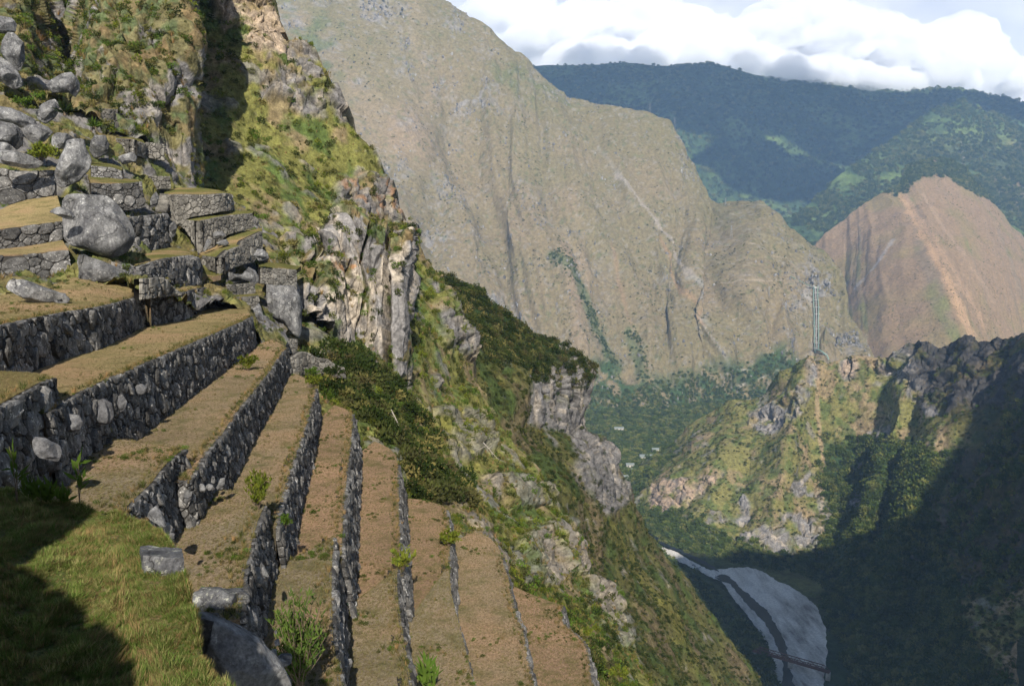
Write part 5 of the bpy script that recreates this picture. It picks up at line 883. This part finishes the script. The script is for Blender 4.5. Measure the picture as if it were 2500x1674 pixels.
def crag(seed):
    rg_ = np.random.default_rng(seed); th, ph = np.meshgrid(np.linspace(0, 6.283, 9)[:-1], np.linspace(-1.57, 1.57, 6)); D = np.stack([np.cos(th) * np.cos(ph), np.sin(th) * np.cos(ph), np.sin(ph) * 1.2], -1); V = D * (0.7 + 0.6 * rg_.random((6, 8, 1))); i = np.arange(5)[:, None] * 8; j = np.arange(8)[None]; j2 = (j + 1) % 8
    return V.reshape(-1, 3), np.stack([i + j, i + j2, i + 8 + j2, i + 8 + j], -1).reshape(-1, 4)
PR_CR = [proto('crag_a', crag(1), M_SCR), proto('crag_b', crag(2), M_SCR), proto('crag_c', crag(3), M_SCR)]
vis1 = (M1V > -40) * cellarea(M1P)
q, rng = pick(M1P, M1U, M1V, vis1 * (0.05 + M1R) * sstep(-0.1, 0.35, fbm(M1P / 90 + 5, 4)), 5000, 31); scatter('rocks', 'grey outcrops and loose rock on the face of the tan mountain', PR_CR, q, 1.3 + 3.4 * rng.random(len(q)) ** 2.5, 31, 0.35, (0.6, 1.6))
q, rng = pick(M1P, M1U, M1V, vis1 * sstep(-0.25, 0.4, fbm(M1P / 120 + 50, 4)), 8000, 32); scatter('scrub', 'scattered bushes over the face of the tan mountain', PR_SH + PR_DK, q, 1.8 + 3.2 * rng.random(len(q)) ** 2, 32)
q, rng = pick(M2P, M2U, M2V, cellarea(M2P) * sstep(-0.2, 0.4, fbm(M2P / 130, 4)), 3000, 33); scatter('scrub', 'scattered bushes on the reddish hill at the right', PR_SH, q, 1.6 + 2.4 * rng.random(len(q)) ** 2, 33)
q, rng = pick(M2P, M2U, M2V, cellarea(M2P) * softpoly(M2U, M2V, [(2165, 480), (2190, 440), (2216, 395), (2312, 380), (2360, 415), (2420, 490), (2360, 460), (2310, 432), (2250, 436), (2205, 470)], 12), 900, 34); scatter('forest', 'trees running over the top of the reddish hill', PR_TR, q, 8 + 8 * rng.random(len(q)), 34)
q, rng = pick(M3P, M3U, M3V, cellarea(M3P) * sstep(-0.5, 0.1, fbm(M3P / 200, 3)), 9000, 35); scatter('forest', 'forest over the green ridge behind the reddish hill', PR_TR, q, 9 + 12 * rng.random(len(q)) ** 2, 35)
q, rng = pick(M4P, M4U, M4V, cellarea(M4P), 9000, 36); scatter('forest', 'forest over the back mountain under the clouds', PR_TR, q, 14 + 16 * rng.random(len(q)) ** 2, 36)
# turf of the knoll, fringe on the terrace edges
ku, kv = proj(KG)[..., 0], proj(KG)[..., 1]; q, rng = pick(KG, ku, kv, np.linalg.norm(np.cross(np.gradient(KG, axis=1), np.gradient(KG, axis=0)), axis=-1), 42000, 16); scatter('grass', 'rough green and straw grass on the foreground knoll', PR_GR, q, (0.025 + 0.05 * rng.random(len(q)) ** 2) * np.clip(1 + 1.2 * fbm(q / 0.35, 3), 0.35, 2.4), 16)
fr = []
for k in TOPW:
    e = TOPW[k]; m = int(np.linalg.norm(np.diff(e, axis=0), axis=1).sum() * 7); r_ = resample(e, m) - outward(resample(e, m)) * (0.12 + 0.35 * RNG.random((m, 1))); fr.append(r_ + RNG.normal(size=(m, 3)) * np.array([0.08, 0.08, 0]))
q = np.concatenate(fr); scatter('grass', 'dry grass fringing the edges of the terraces', PR_TF, q, 0.10 + 0.14 * np.random.default_rng(17).random(len(q)), 17)
tq = []
for k in ('T2', 'T2p', 'T3', 'T3p', 'T4', 'T4p', 'T5', 'T5p', 'T6', 'T6p', 'T7', 'T7p', 'T8', 'T9', 'T1'):
    G_ = TG[k]; uv = proj(G_); q_, _ = pick(G_, uv[..., 0], uv[..., 1], np.linalg.norm(np.cross(np.gradient(G_, axis=1), np.gradient(G_, axis=0)), axis=-1), 2600, 18); tq.append(q_)
q = np.concatenate(tq); scatter('grass', 'short mown dry grass on the terraces', PR_T2, q, 0.035 + 0.05 * np.random.default_rng(18).random(len(q)), 18)

wq = np.concatenate(tq); wn = fbm(wq / 2.5 + 11, 3); wq = wq[(wn > 0.28) & (np.random.default_rng(19).random(len(wq)) < 0.22)]; scatter('weeds', 'small green weeds and rank tufts dotted over the terraces', PR_SH[:2] + PR_TF, wq, 0.07 + 0.13 * np.random.default_rng(20).random(len(wq)) ** 2, 19)
# --- single plants
def tube(pts, r0, r1, k=5):
    pts = np.array(pts, float); n = len(pts); d = np.gradient(pts, axis=0); d /= np.linalg.norm(d, axis=1, keepdims=True) + 1e-9; a = np.cross(d, [0.31, 0.87, 0.2]); a /= np.linalg.norm(a, axis=1, keepdims=True) + 1e-9; b = np.cross(d, a)
    th = np.arange(k) * 2 * math.pi / k; r = np.linspace(r0, r1, n)[:, None, None]; V = pts[:, None] + r * (np.cos(th)[None, :, None] * a[:, None] + np.sin(th)[None, :, None] * b[:, None]); i = np.arange(n - 1)[:, None] * k; j = np.arange(k)[None]; j2 = (j + 1) % k
    return V.reshape(-1, 3), np.stack([i + j, i + j2, i + k + j2, i + k + j], -1).reshape(-1, 4)
def join(parts):
    Vs, Fs, o = [], [], 0
    for V, F_ in parts: Vs.append(V); Fs.append(F_ + o); o += len(V)
    return np.concatenate(Vs), np.concatenate(Fs)
def plant(name, label, base, h, w, mat, style='bush', nstem=9, nleaf=26, leaf=0.16, seed=1, cat='shrub', group=None, stem_mat=None):
    rng = np.random.default_rng(seed); root = empty(name, tuple(base)); tag(root, label, cat, group); st, lf = [], []
    for k in range(nstem):
        a = rng.random() * 6.283; rr = w / 2 * math.sqrt(rng.random()); hh = h * (0.55 + 0.45 * rng.random()) * (1 - 0.35 * (rr / (w / 2 + 1e-6)) ** 2)
        tip = np.array([math.cos(a) * rr, math.sin(a) * rr, hh]); t = np.linspace(0, 1, 5)[:, None]
        if style == 'bush': pts = tip * t + np.array([0, 0, 0.12 * h]) * np.sin(t * 3.14)
        else: pts = np.c_[tip[0] * t[:, 0] ** 1.6, tip[1] * t[:, 0] ** 1.6, tip[2] * t[:, 0]]
        pts = pts + rng.normal(size=pts.shape) * 0.02 * h * t; st.append(tube(pts, 0.012 * h if style == 'bush' else 0.008 * h, 0.003 * h, 4))
        f = (0.3 if style == 'bush' else 0.35) + 0.7 * rng.random(nleaf); f = np.clip(f, 0, 1); C = np.stack([np.interp(f, t[:, 0], pts[:, q_]) for q_ in range(3)], -1); D = rng.normal(size=(nleaf, 3)) * (0.8 if style == 'bush' else 0.45); D[:, 2] += 0.7 if style == 'bush' else 1.0
        lf.append(leaf_quads(C, D, leaf * (0.6 + 0.7 * rng.random(nleaf)), leaf * (0.42 if style == 'bush' else 0.26) * np.ones(nleaf), rng))
    V, F_ = join(st); obj('stems', mesh_np('stems', V, F_, stem_mat or M_STEM), root); V, F_ = join(lf); obj('foliage', mesh_np('foliage', V, F_, mat), root); return root
def spiky(label, base, R, seed, mat):
    rng = np.random.default_rng(seed); n = 70; el = 0.1 + 1.3 * rng.random(n); a = rng.random(n) * 6.283; D = np.stack([np.cos(a) * np.cos(el), np.sin(a) * np.cos(el), np.sin(el)], -1); V, F_ = leaf_quads(np.zeros((n, 3)) + np.array([0, 0, 0.1]), D, R * (0.75 + 0.35 * rng.random(n)), R * 0.09 * np.ones(n), rng)
    root = empty('spiky_plant', tuple(base)); tag(root, label, 'plant'); obj('leaves', mesh_np('leaves', V, F_, mat), root)
    V, F_ = tube([(0, 0, -0.2), (0, 0, 0.1), (0, 0, 0.3)], 0.12 * R, 0.05 * R, 6); obj('stem', mesh_np('stem', V, F_, M_STEM), root)
def onW(key, u, v): return onplane([(u, v)], *PL[key])[0]
plant('shrub', 'yellow-green shrub with a white stone on the edge of the third terrace', onW('T3', 606, 905), 1.15, 1.3, L_YEL, nstem=14, nleaf=26, leaf=0.24, seed=1)
plant('shrub', 'leafy upright bush on the near wall between two dry terraces', onW('T4p', 632, 1245), 1.45, 1.3, L_YEL, 'cane', 30, 26, 0.22, 2)
plant('shrub', 'bright yellow-green bush at the far corner of the fourth terrace', onW('T4', 768, 946), 1.1, 1.6, L_YEL, nstem=16, nleaf=26, leaf=0.24, seed=3)
plant('shrub', 'dark green bush just below the bright one at the fourth terrace corner', onW('T5', 800, 985), 1.3, 1.2, L_GRN, nstem=14, nleaf=26, leaf=0.22, seed=4)
plant('shrub', 'small green plant in the angle at the near end of the fourth wall', onW('T4', 697, 1288), 0.6, 0.6, L_GRN, nstem=9, nleaf=20, leaf=0.16, seed=5)
plant('shrub', 'sprawling dark green bush hanging over the sixth wall', onW('T6', 985, 1395), 1.35, 1.5, L_YEL, 'cane', 26, 24, 0.22, 6)
plant('shrub', 'round yellow-green bush on the seventh wall', onW('T7', 1096, 1335), 1.15, 1.5, L_YEL, nstem=24, nleaf=30, leaf=0.2, seed=7)
plant('bamboo_bush', 'tall bushy bamboo-like plant at the bottom edge of the picture', onW('T5p', 735, 1720) + np.array([0, 0, 0.2]), 2.8, 1.5, L_BAM, 'cane', 90, 26, 0.2, 8)
plant('shrub', 'low weed with yellow seed heads at the foot of the second wall', onW('T3p', 258, 1074), 0.6, 0.7, L_YEL, 'cane', 14, 20, 0.12, 9)
plant('shrub', 'bushy plant between the boulders of the left rock pile', at(100, 395, 78.5), 1.7, 3.6, L_YEL, nstem=26, nleaf=34, leaf=0.34, seed=10)
plant('shrub', 'green bush with orange blossom on the slope left of the spiky plant', at(55, 262, 90), 1.2, 2.4, L_GRN, nstem=16, nleaf=30, leaf=0.3, seed=11)
plant('shrub', 'green bush right beside the slanting rock on the upper left slope', at(98, 248, 94), 1.2, 1.8, L_GRN, nstem=14, nleaf=30, leaf=0.3, seed=12)
plant('shrub', 'bright yellow bush at the lower right corner of the lowest terrace', at(1512, 1662, 66), 1.5, 1.8, L_YEL, nstem=20, nleaf=34, leaf=0.2, seed=13)
plant('shrub', 'small yellow bush beside the ragged edge of the lowest terrace', at(1433, 1556, 62), 0.9, 1.0, L_YEL, nstem=14, nleaf=24, leaf=0.18, seed=14)
plant('shrub', 'bush growing on the corner of the curved dark wall', at(479, 645, 82), 1.3, 1.3, L_OLV, nstem=14, nleaf=26, leaf=0.26, seed=15)
plant('shrub', 'broad-leaved plant poking up at the bottom centre edge', onW('T7p', 1045, 1740) + np.array([0, 0, 0.3]), 1.9, 0.8, L_GRN, 'cane', 7, 12, 0.55, 16)
plant('shrub', 'bush tucked against the pale cliff above the crumbling wall', at(812, 760, 112), 3.4, 3.0, L_DRK, nstem=18, nleaf=34, leaf=0.4, seed=17)
plant('shrub', 'dark bush in front of the right half of the crumbling wall', at(818, 925, 85), 1.6, 2.6, L_DRK, nstem=22, nleaf=36, leaf=0.26, seed=18)
plant('shrub', 'low green bush at the foot of the crumbling wall', at(762, 920, 83), 1.1, 1.8, L_GRN, nstem=18, nleaf=30, leaf=0.22, seed=19)
spiky('large spiky rosette plant on top of the slanting rock', at(158, 278, 90), 1.6, 21, L_DRK); spiky('smaller green spiky plant on the brown bank below the highest ruin', at(229, 312, 104), 1.3, 22, L_GRN)
# reeds at the knoll's far edge
for i, (u, v, hh, lab) in enumerate(((42, 1232, 1.12, 'tall green reed, leftmost at the edge of the knoll'), (196, 1240, 1.08, 'tall thin reed with a leaf high up, rightmost at the knoll edge'), (80, 1235, 0.42, 'short broad-leaved reed beside the leftmost tall one'), (102, 1238, 0.40, 'short broad-leaved reed in the middle of the knoll edge clump'), (122, 1238, 0.34, 'stubby reed right of the middle of the knoll edge clump'), (160, 1240, 0.28, 'lowest reed tuft near the thin tall reed'))):
    b = onplane([(u, v)], KZ)[0]; plant('reed', lab, b, hh, 0.10 if i < 2 else 0.22, L_GRN, 'cane', 3 if i < 2 else 6, 7, 0.2 if i < 2 else 0.17, 40 + i, 'reed', 'reeds at the edge of the knoll')
# dead branches over the slope
for i, (u, v, Y, L_, lab) in enumerate(((955, 1000, 84, 5.5, 'bare pale branch hanging over the dark bushes'), (1180, 1080, 88, 3.0, 'thin bare twigs right of the dark bushes'))):
    rng = np.random.default_rng(60 + i); root = empty('dead_branch', tuple(at(u, v, Y))); tag(root, lab, 'branch'); pr_ = [tube([(0, 0, 0), (0.5, -0.4, -0.3 * L_ * 0.5), (0.9, -0.6, -0.6 * L_ * 0.5), (1.5, -0.8, -L_ * 0.5)], 0.07, 0.02)]
    for k in range(9):
        f = 0.2 + 0.8 * rng.random(); p0 = np.array([1.5 * f, -0.8 * f, -L_ * 0.5 * f]); d = rng.normal(size=3) * np.array([1, 0.6, 0.8]); pr_.append(tube([p0, p0 + d * 0.35, p0 + d * 0.6 + rng.normal(size=3) * 0.2], 0.03, 0.008, 4))
    V, F_ = join(pr_); obj('twigs', mesh_np('twigs', V, F_, M_TWIG), root)
# ================================================================== things in the valley
M_RUST = mat_plain('rusty_steel', (0.13, 0.06, 0.04), 0.7, 2.0); M_CONC = mat_plain('concrete', (0.36, 0.35, 0.32), 0.9, 2.0); M_PIPE = mat_plain('green_pipe', (0.20, 0.30, 0.25), 0.6, 4.0, 0.12); M_STEEL = mat_plain('galvanised_steel', (0.28, 0.29, 0.30), 0.6, 2.0, 0.1)
M_WALLW = mat_plain('whitewash', (0.42, 0.40, 0.36), 0.9, 3.0, 0.1); M_ROOF = mat_plain('tin_roof', (0.24, 0.27, 0.25), 0.5, 2.0, 0.15); M_ROOFR = mat_plain('clay_roof', (0.30, 0.13, 0.08), 0.9, 1.0)
def bar(a, b, w):
    a, b = np.array(a, float), np.array(b, float); d = b - a; d /= np.linalg.norm(d); s = np.cross(d, [0.01, 0.02, 1.0]); s /= np.linalg.norm(s) + 1e-9; t = np.cross(d, s); s *= w / 2; t *= w / 2
    V = np.array([p + i * s + j * t for p in (a, b) for i, j in ((-1, -1), (1, -1), (1, 1), (-1, 1))]); return V, np.array([(0, 1, 2, 3), (7, 6, 5, 4), (0, 4, 5, 1), (1, 5, 6, 2), (2, 6, 7, 3), (3, 7, 4, 0)])
a_, b_ = onplane([(1838, 1586)], -444)[0], onplane([(2026, 1640)], -444)[0]; br = empty('railway_bridge', tuple((a_ + b_) / 2)); tag(br, 'rusty red truss railway bridge across the river', 'bridge'); a_, b_ = a_ - np.array(br.location), b_ - np.array(br.location)
dv = (b_ - a_) / np.linalg.norm(b_ - a_); sv = np.cross(dv, [0, 0, 1.0]); obj('deck', mesh_np('deck', *join([bar(a_ + sv * s_, b_ + sv * s_, 1.0) for s_ in (-2.2, -0.8, 0.8, 2.2)]), M_RUST), br)
for s_ in (-2.8, 2.8):
    ps = [a_ + (b_ - a_) * f + sv * s_ for f in np.linspace(0, 1, 13)]; tp = [p + np.array([0, 0, 4.5]) for p in ps]; seg = [bar(tp[1], tp[-2], 0.7), bar(ps[0], ps[-1], 0.7)]
    for k in range(12): seg.append(bar(ps[k], tp[min(k + 1, 11)], 0.45) if k % 2 == 0 else bar(tp[k], ps[k + 1], 0.45))
    for k in range(1, 12): seg.append(bar(ps[k], tp[k], 0.35))
    obj('truss', mesh_np('truss', *join(seg), M_RUST), br)
for f in (0.02, 0.5, 0.98):
    p = a_ + (b_ - a_) * f; obj('pier', mesh_np('pier', *bar(p - np.array([0, 0, 0.6]), p - np.array([0, 0, 9.0]), 4.5), M_CONC), br)
# penstock of the power station
def m1at(u, v, lift):
    i = np.argmin((M1U - u) ** 2 + (M1V - v) ** 2); r, c = np.unravel_index(i, M1U.shape); return M1P[r, c] + normals(M1P)[r, c] * lift
pk = empty('penstock', tuple(m1at(1988, 880, 2))); tag(pk, 'pale green water pipes running straight down the tan mountainside', 'pipeline'); base = np.array(pk.location)
for k, du in enumerate((-5, 0, 5)):
    pts = np.array([m1at(1984 + du + 5 * f, 712 + 168 * f, 0) for f in np.linspace(0, 1, 24)]); 
    for _ in range(6): pts[1:-1] = 0.25 * pts[:-2] + 0.5 * pts[1:-1] + 0.25 * pts[2:]
    obj('pipe', mesh_np('pipe', *tube(pts + np.array([0, -7, 5]) - base, 1.3, 1.3, 8), M_PIPE if k != 1 else M_CONC, True), pk)
pts = np.array([m1at(1990 + 26 * f, 880 + 22 * f, 4) for f in np.linspace(0, 1, 6)]); obj('pipe', mesh_np('pipe', *tube(pts + np.array([0, -5, 4]) - base, 2.0, 2.0, 8), M_PIPE, True), pk)
h0 = m1at(1984, 710, 6) - base; obj('valve_house', mesh_np('valve_house', *bar(h0 + np.array([-4, -8, 2]), h0 + np.array([7, -8, 2]), 6), M_WALLW), pk); obj('header_pipe', mesh_np('header_pipe', *bar(m1at(1905, 706, 6) - base, h0 + np.array([-4, -6, 1]), 1.6), M_PIPE), pk)
for f in np.linspace(0.08, 0.95, 9):
    p = m1at(1986 + 5 * f, 712 + 168 * f, 0) - base + np.array([0, -4, 2]); obj('saddle', mesh_np('saddle', *bar(p - np.array([9, 0, 0]), p + np.array([9, 0, 0]), 2.5), M_CONC), pk)
for i, (u, v, hpx, Y, lab) in enumerate(((1591, 268, 22, 3440, 'power pylon on the skyline of the tan mountain, leftmost'), (1657, 306, 26, 3400, 'power pylon standing on the right shoulder of the tan mountain'), (1769, 505, 20, 3150, 'power pylon on the level saddle of the tan ridge'), (1800, 606, 32, 2900, 'power pylon in the middle of the lower tan slope'), (1849, 742, 26, 2750, 'power pylon left of the green pipes'))):
    j = np.argmin((M1U - u) ** 2 + (M1V - v) ** 2); b0 = M1P.reshape(-1, 3)[j]; H_ = hpx * b0[1] / F; py = empty('power_pylon', tuple(b0)); tag(py, lab, 'pylon', 'power pylons on the tan mountain'); seg = []
    for sx, sy in ((-1, -1), (1, -1), (1, 1), (-1, 1)): seg.append(bar((sx * H_ * 0.09, sy * H_ * 0.09, -3), (sx * 0.4, sy * 0.4, H_), 0.32))
    for k in range(5):
        z_ = H_ * k / 5; r_ = H_ * 0.09 * (1 - k / 5) + 0.4; z2 = H_ * (k + 1) / 5; r2 = H_ * 0.09 * (1 - (k + 1) / 5) + 0.4; seg += [bar((-r_, -r_, z_), (r2, -r2, z2), 0.2), bar((r_, -r_, z_), (-r2, -r2, z2), 0.2)]
    obj('mast', mesh_np('mast', *join(seg), M_STEEL), py)
    for f in (0.74, 0.86, 0.97): obj('cross_arm', mesh_np('cross_arm', *bar((-H_ * 0.12, 0, H_ * f), (H_ * 0.12, 0, H_ * f), 0.3), M_STEEL), py)
for i, (u, v, w, d, h, rf, lab) in enumerate(((1577, 1120, 26, 14, 6, 0, 'long white-walled building with pale roof in the valley village'), (1511, 1049, 22, 9, 5, 0, 'pale shed among trees, farthest of the village roofs'), (1538, 1140, 15, 10, 6, 0, 'small house with a grey roof, left in the village'), (1552, 1152, 18, 10, 5, 0, 'green-grey roofed house, nearest of the village'), (1600, 1102, 14, 9, 6, 0, 'small house with grey roof right of the long building'), (1525, 1168, 12, 8, 5, 0, 'tiny pale hut at the left end of the village'))):
    b0 = onplane([(u, v)], -449)[0]; hs = empty('village_house', tuple(b0)); tag(hs, lab, 'house', 'houses of the valley village'); V, F_ = bar((-w / 2, 0, h / 2 - 1), (w / 2, 0, h / 2 - 1), 1); V[:, 1] *= d; V[:, 2] = (V[:, 2] - (h / 2 - 1)) * (h + 2) + h / 2 - 1
    obj('wall', mesh_np('wall', V, F_, M_WALLW), hs); e = 1.0; Rv = [(-w / 2 - e, -d / 2 - e, h), (w / 2 + e, -d / 2 - e, h), (w / 2 + e, 0, h + d * 0.32), (-w / 2 - e, 0, h + d * 0.32), (w / 2 + e, d / 2 + e, h), (-w / 2 - e, d / 2 + e, h)]
    obj('roof', mesh_np('roof', np.array(Rv), np.array([(0, 1, 2, 3), (3, 2, 4, 5)]), M_ROOFR if rf else M_ROOF), hs)
    for x_ in (-0.25, 0.2): obj('window', mesh_np('window', *bar((w * x_, -d / 2 - 0.1, h * 0.35), (w * x_, -d / 2 - 0.1, h * 0.75), 1.6), M_CORE), hs)
# gravel bar boulders upstream
rg = np.random.default_rng(71)
for k in range(14):
    p = z6([(345, 952), (640, 1092)]); f = rg.random(); u = p[0][0] + (p[1][0] - p[0][0]) * f + rg.normal() * 4; v = p[0][1] + (p[1][1] - p[0][1]) * f ** 0.9 + rg.normal() * 2.5; Y = onplane([(u, v)], -451)[0][1]; r_ = 2.0 + 2.6 * rg.random()
    th = np.linspace(0, 6.283, 9)[:-1]; rock([(u + r_ * 1.3 * math.cos(t_) * (0.8 + 0.4 * rg.random()), v - r_ * 0.8 * math.sin(t_)) for t_ in th], Y, 'white river boulder in the rapids upstream of the bend', M_CONC, 0.8, 500 + k, 4, 0.05, res=(10, 6), name='river_boulder', group='boulders in the rapids')

# ================================================================== the peak at the right shoulder of the camera: its shadow fills the near valley
def surf(u, v):
    i = np.argmin((PU - u) ** 2 + (PV - v) ** 2); d = math.sqrt(((PU - u) ** 2 + (PV - v) ** 2).min())
    return PP.reshape(-1, 3)[i] if d < 6 else onplane([(u, v)], -452)[0]
bd = [surf(*p) for p in ((1640, 1362), (1700, 1358), (1790, 1350), (1880, 1345), (1960, 1335), (2060, 1325), (2150, 1285), (2230, 1210), (2300, 1130), (2360, 1050), (2430, 960), (2490, 890))]
prof = np.array([q + SUN_DIR * ((0.0 - q[1]) / SUN_DIR[1]) for q in bd]); prof = prof[np.argsort(prof[:, 0])]
for _ in range(1): prof[:, 2] = np.maximum.accumulate(prof[:, 2]) * 0.5 + prof[:, 2] * 0.5
ridge = np.concatenate([[[prof[0, 0] - 45, 0, -250]], [[prof[0, 0] - 14, 0, prof[0, 2] * 0.55]], prof, [[prof[-1, 0] + 120, 0, prof[-1, 2] + 60], [prof[-1, 0] + 500, -80, 300], [prof[-1, 0] + 900, -120, -300]]])
ridge = idx_resample(ridge, 90); rr = np.stack([ridge + np.array([0, 26, 0]) * 1 + np.c_[np.zeros(90), np.zeros(90), -460 - ridge[:, 2]], ridge, ridge + np.array([25, -110, -90]), ridge + np.array([40, -420, -420])])
pk_ = np.concatenate([rr[0][None] * (1 - t_) + rr[1][None] * t_ for t_ in np.linspace(0, 1, 18)[:, None, None]] + [rr[1][None] * (1 - t_) + rr[2][None] * t_ for t_ in np.linspace(0, 1, 10)[1:, None, None]] + [rr[2][None] * (1 - t_) + rr[3][None] * t_ for t_ in np.linspace(0, 1, 8)[1:, None, None]]); pk_ = pk_ + fbm(pk_ / 40, 4)[..., None] * np.array([0, 6, 5])
terrain('mountain', pk_, lerp(GREEN, GREY, sstep(-0.1, 0.3, fbm(pk_ / 30, 3))), M_B)

# ================================================================== clouds that shade the back mountains (above the picture)
m_cl, t = new_mat('cloud'); o_ = t.nodes.new('ShaderNodeOutputMaterial'); d_ = nd(t, 'ShaderNodeBsdfDiffuse', Color=(0.92, 0.93, 0.95, 1)); tr_ = nd(t, 'ShaderNodeBsdfTranslucent', Color=(0.92, 0.93, 0.95, 1)); mx_ = t.nodes.new('ShaderNodeMixShader'); mx_.inputs[0].default_value = 0.5
t.links.new(d_.outputs[0], mx_.inputs[1]); t.links.new(tr_.outputs[0], mx_.inputs[2]); t.links.new(mx_.outputs[0], o_.inputs[0])
def cloud(center, size, seed, label):
    rng = np.random.default_rng(seed); th, ph = np.meshgrid(np.linspace(0, 2 * math.pi, 41)[:-1], np.linspace(-math.pi / 2, math.pi / 2, 20)); D = np.stack([np.cos(th) * np.cos(ph), np.sin(th) * np.cos(ph), np.sin(ph)], -1)
    r = 1 + 0.45 * fbm(D * 1.6 + seed, 4) + 0.12 * fbm(D * 6 + seed, 3); V = D * r[..., None] * np.array(size); i = np.arange(19)[:, None] * 40; j = np.arange(40)[None]; j2 = (j + 1) % 40
    o = obj('cloud', mesh_np('cloud', V, np.stack([i + j, i + j2, i + 40 + j2, i + 40 + j], -1).reshape(-1, 4), m_cl, True)); o.location = center; tag(o, label, 'cloud', 'clouds overhead')
for i, (u, v, Y, Z, sz, lab) in enumerate(((1420, 205, 7900, 3000, (1000, 1000, 160), 'cloud shading the left end of the back mountain'), (1720, 250, 7700, 3000, (1300, 1100, 180), 'cloud shading the middle of the back mountain'), (2060, 290, 7500, 3000, (1300, 900, 160), 'cloud shading the right crest of the back mountain'), (1930, 410, 6700, 2800, (700, 500, 130), 'cloud shading the hollow of the back mountain'), (2430, 290, 7300, 3000, (1000, 700, 150), 'cloud shading the far right crest'), (1700, 330, 7000, 2900, (500, 350, 120), 'small cloud shading the left flank of the back mountain'))):
    q = at(u, v, Y); cloud(tuple(q + SUN_DIR * ((Z - q[2]) / SUN_DIR[2])), sz, 80 + i, lab)

# cloud bank lying on the back ridge: a dense white body with a thin misty rim
m_fr = bpy.data.materials.new('cloud_mist'); m_fr.use_nodes = True; t = m_fr.node_tree; t.nodes.clear(); o_ = t.nodes.new('ShaderNodeOutputMaterial'); pv = t.nodes.new('ShaderNodeVolumePrincipled'); pv.inputs['Color'].default_value = (0.97, 0.98, 1.0, 1); pv.inputs['Density'].default_value = 0.010; t.links.new(pv.outputs[0], o_.inputs['Volume'])
def lump(c, r, seed, grow=1.0, nth=44, nph=26):
    th, ph = np.meshgrid(np.linspace(0, 2 * math.pi, nth + 1)[:-1], np.linspace(-math.pi / 2, math.pi / 2, nph)); D = np.stack([np.cos(th) * np.cos(ph), np.sin(th) * np.cos(ph), np.sin(ph)], -1)
    rr_ = 1 + 0.30 * fbm(D * 1.3 + seed, 3) + 0.22 * np.abs(pn(D * 2.6 + seed)) + 0.07 * np.abs(pn(D * 5.5 + seed)) + 0.03 * np.abs(pn(D * 11 + seed)); V = np.array(c) + D * (rr_ * grow)[..., None] * np.array([r, r * 0.8, r * 0.62])
    i = np.arange(nph - 1)[:, None] * nth; j = np.arange(nth)[None]; j2 = (j + 1) % nth; return V.reshape(-1, 3), np.stack([i + j, i + j2, i + nth + j2, i + nth + j], -1).reshape(-1, 4)
for i, (lumps, lab) in enumerate((([(1330, 110, 9100, 420), (1420, 90, 9000, 430), (1250, 60, 9300, 420), (1390, 145, 8500, 200), (1480, 135, 8500, 230)], 'grey-white cloud lying on the left end of the back ridge'),
    ([(1560, 75, 9000, 460), (1660, 95, 8900, 400), (1590, 140, 8450, 230), (1690, 140, 8450, 240), (1770, 130, 8500, 250)], 'grey cloud hanging over the middle of the back ridge'),
    ([(1880, 90, 8600, 330), (1950, 60, 8700, 400), (2040, 90, 8600, 380), (1850, 145, 8250, 190), (1930, 170, 8200, 210), (2020, 185, 8200, 220), (2110, 195, 8200, 210), (2100, 110, 8700, 360)], 'brightest billowing white cloud sitting on the back ridge'),
    ([(2200, 130, 8700, 380), (2290, 170, 8600, 330), (2200, 205, 8250, 190), (2380, 190, 8700, 330), (2470, 210, 8800, 330), (2560, 200, 8800, 380), (2330, 120, 9200, 380)], 'white cloud along the right end of the back ridge'))):
    root = empty('cloud', tuple(at(lumps[0][0], lumps[0][1], lumps[0][2]))); tag(root, lab, 'cloud', 'clouds on the back ridge'); b0 = np.array(root.location)
    for k, (u, v, Y, r_) in enumerate(lumps): obj('billow', mesh_np('billow', *lump(at(u, v, Y) - b0, r_, i * 20 + k, 1.2, 40, 22), m_fr, True), root)

# ================================================================== air
m_hz = bpy.data.materials.new('haze'); m_hz.use_nodes = True; t = m_hz.node_tree; t.nodes.clear(); o_ = t.nodes.new('ShaderNodeOutputMaterial'); pv = t.nodes.new('ShaderNodeVolumePrincipled'); pv.inputs['Color'].default_value = (0.38, 0.62, 1.0, 1); pv.inputs['Density'].default_value = HAZE; pv.inputs['Anisotropy'].default_value = 0.0
t.links.new(pv.outputs[0], o_.inputs['Volume'])
lo, hi_ = np.array([-8500, -900, -459.0]), np.array([8500, 5950, 2000.0]); V = np.array([(x, y, z) for x in (lo[0], hi_[0]) for y in (lo[1], hi_[1]) for z in (lo[2], hi_[2])])
hz = obj('haze', mesh_np('haze', V, [(0, 1, 3, 2), (4, 6, 7, 5), (0, 4, 5, 1), (2, 3, 7, 6), (0, 2, 6, 4), (1, 5, 7, 3)], m_hz)); tag(hz, 'thin bluish haze filling the valley air', 'haze', kind='stuff')
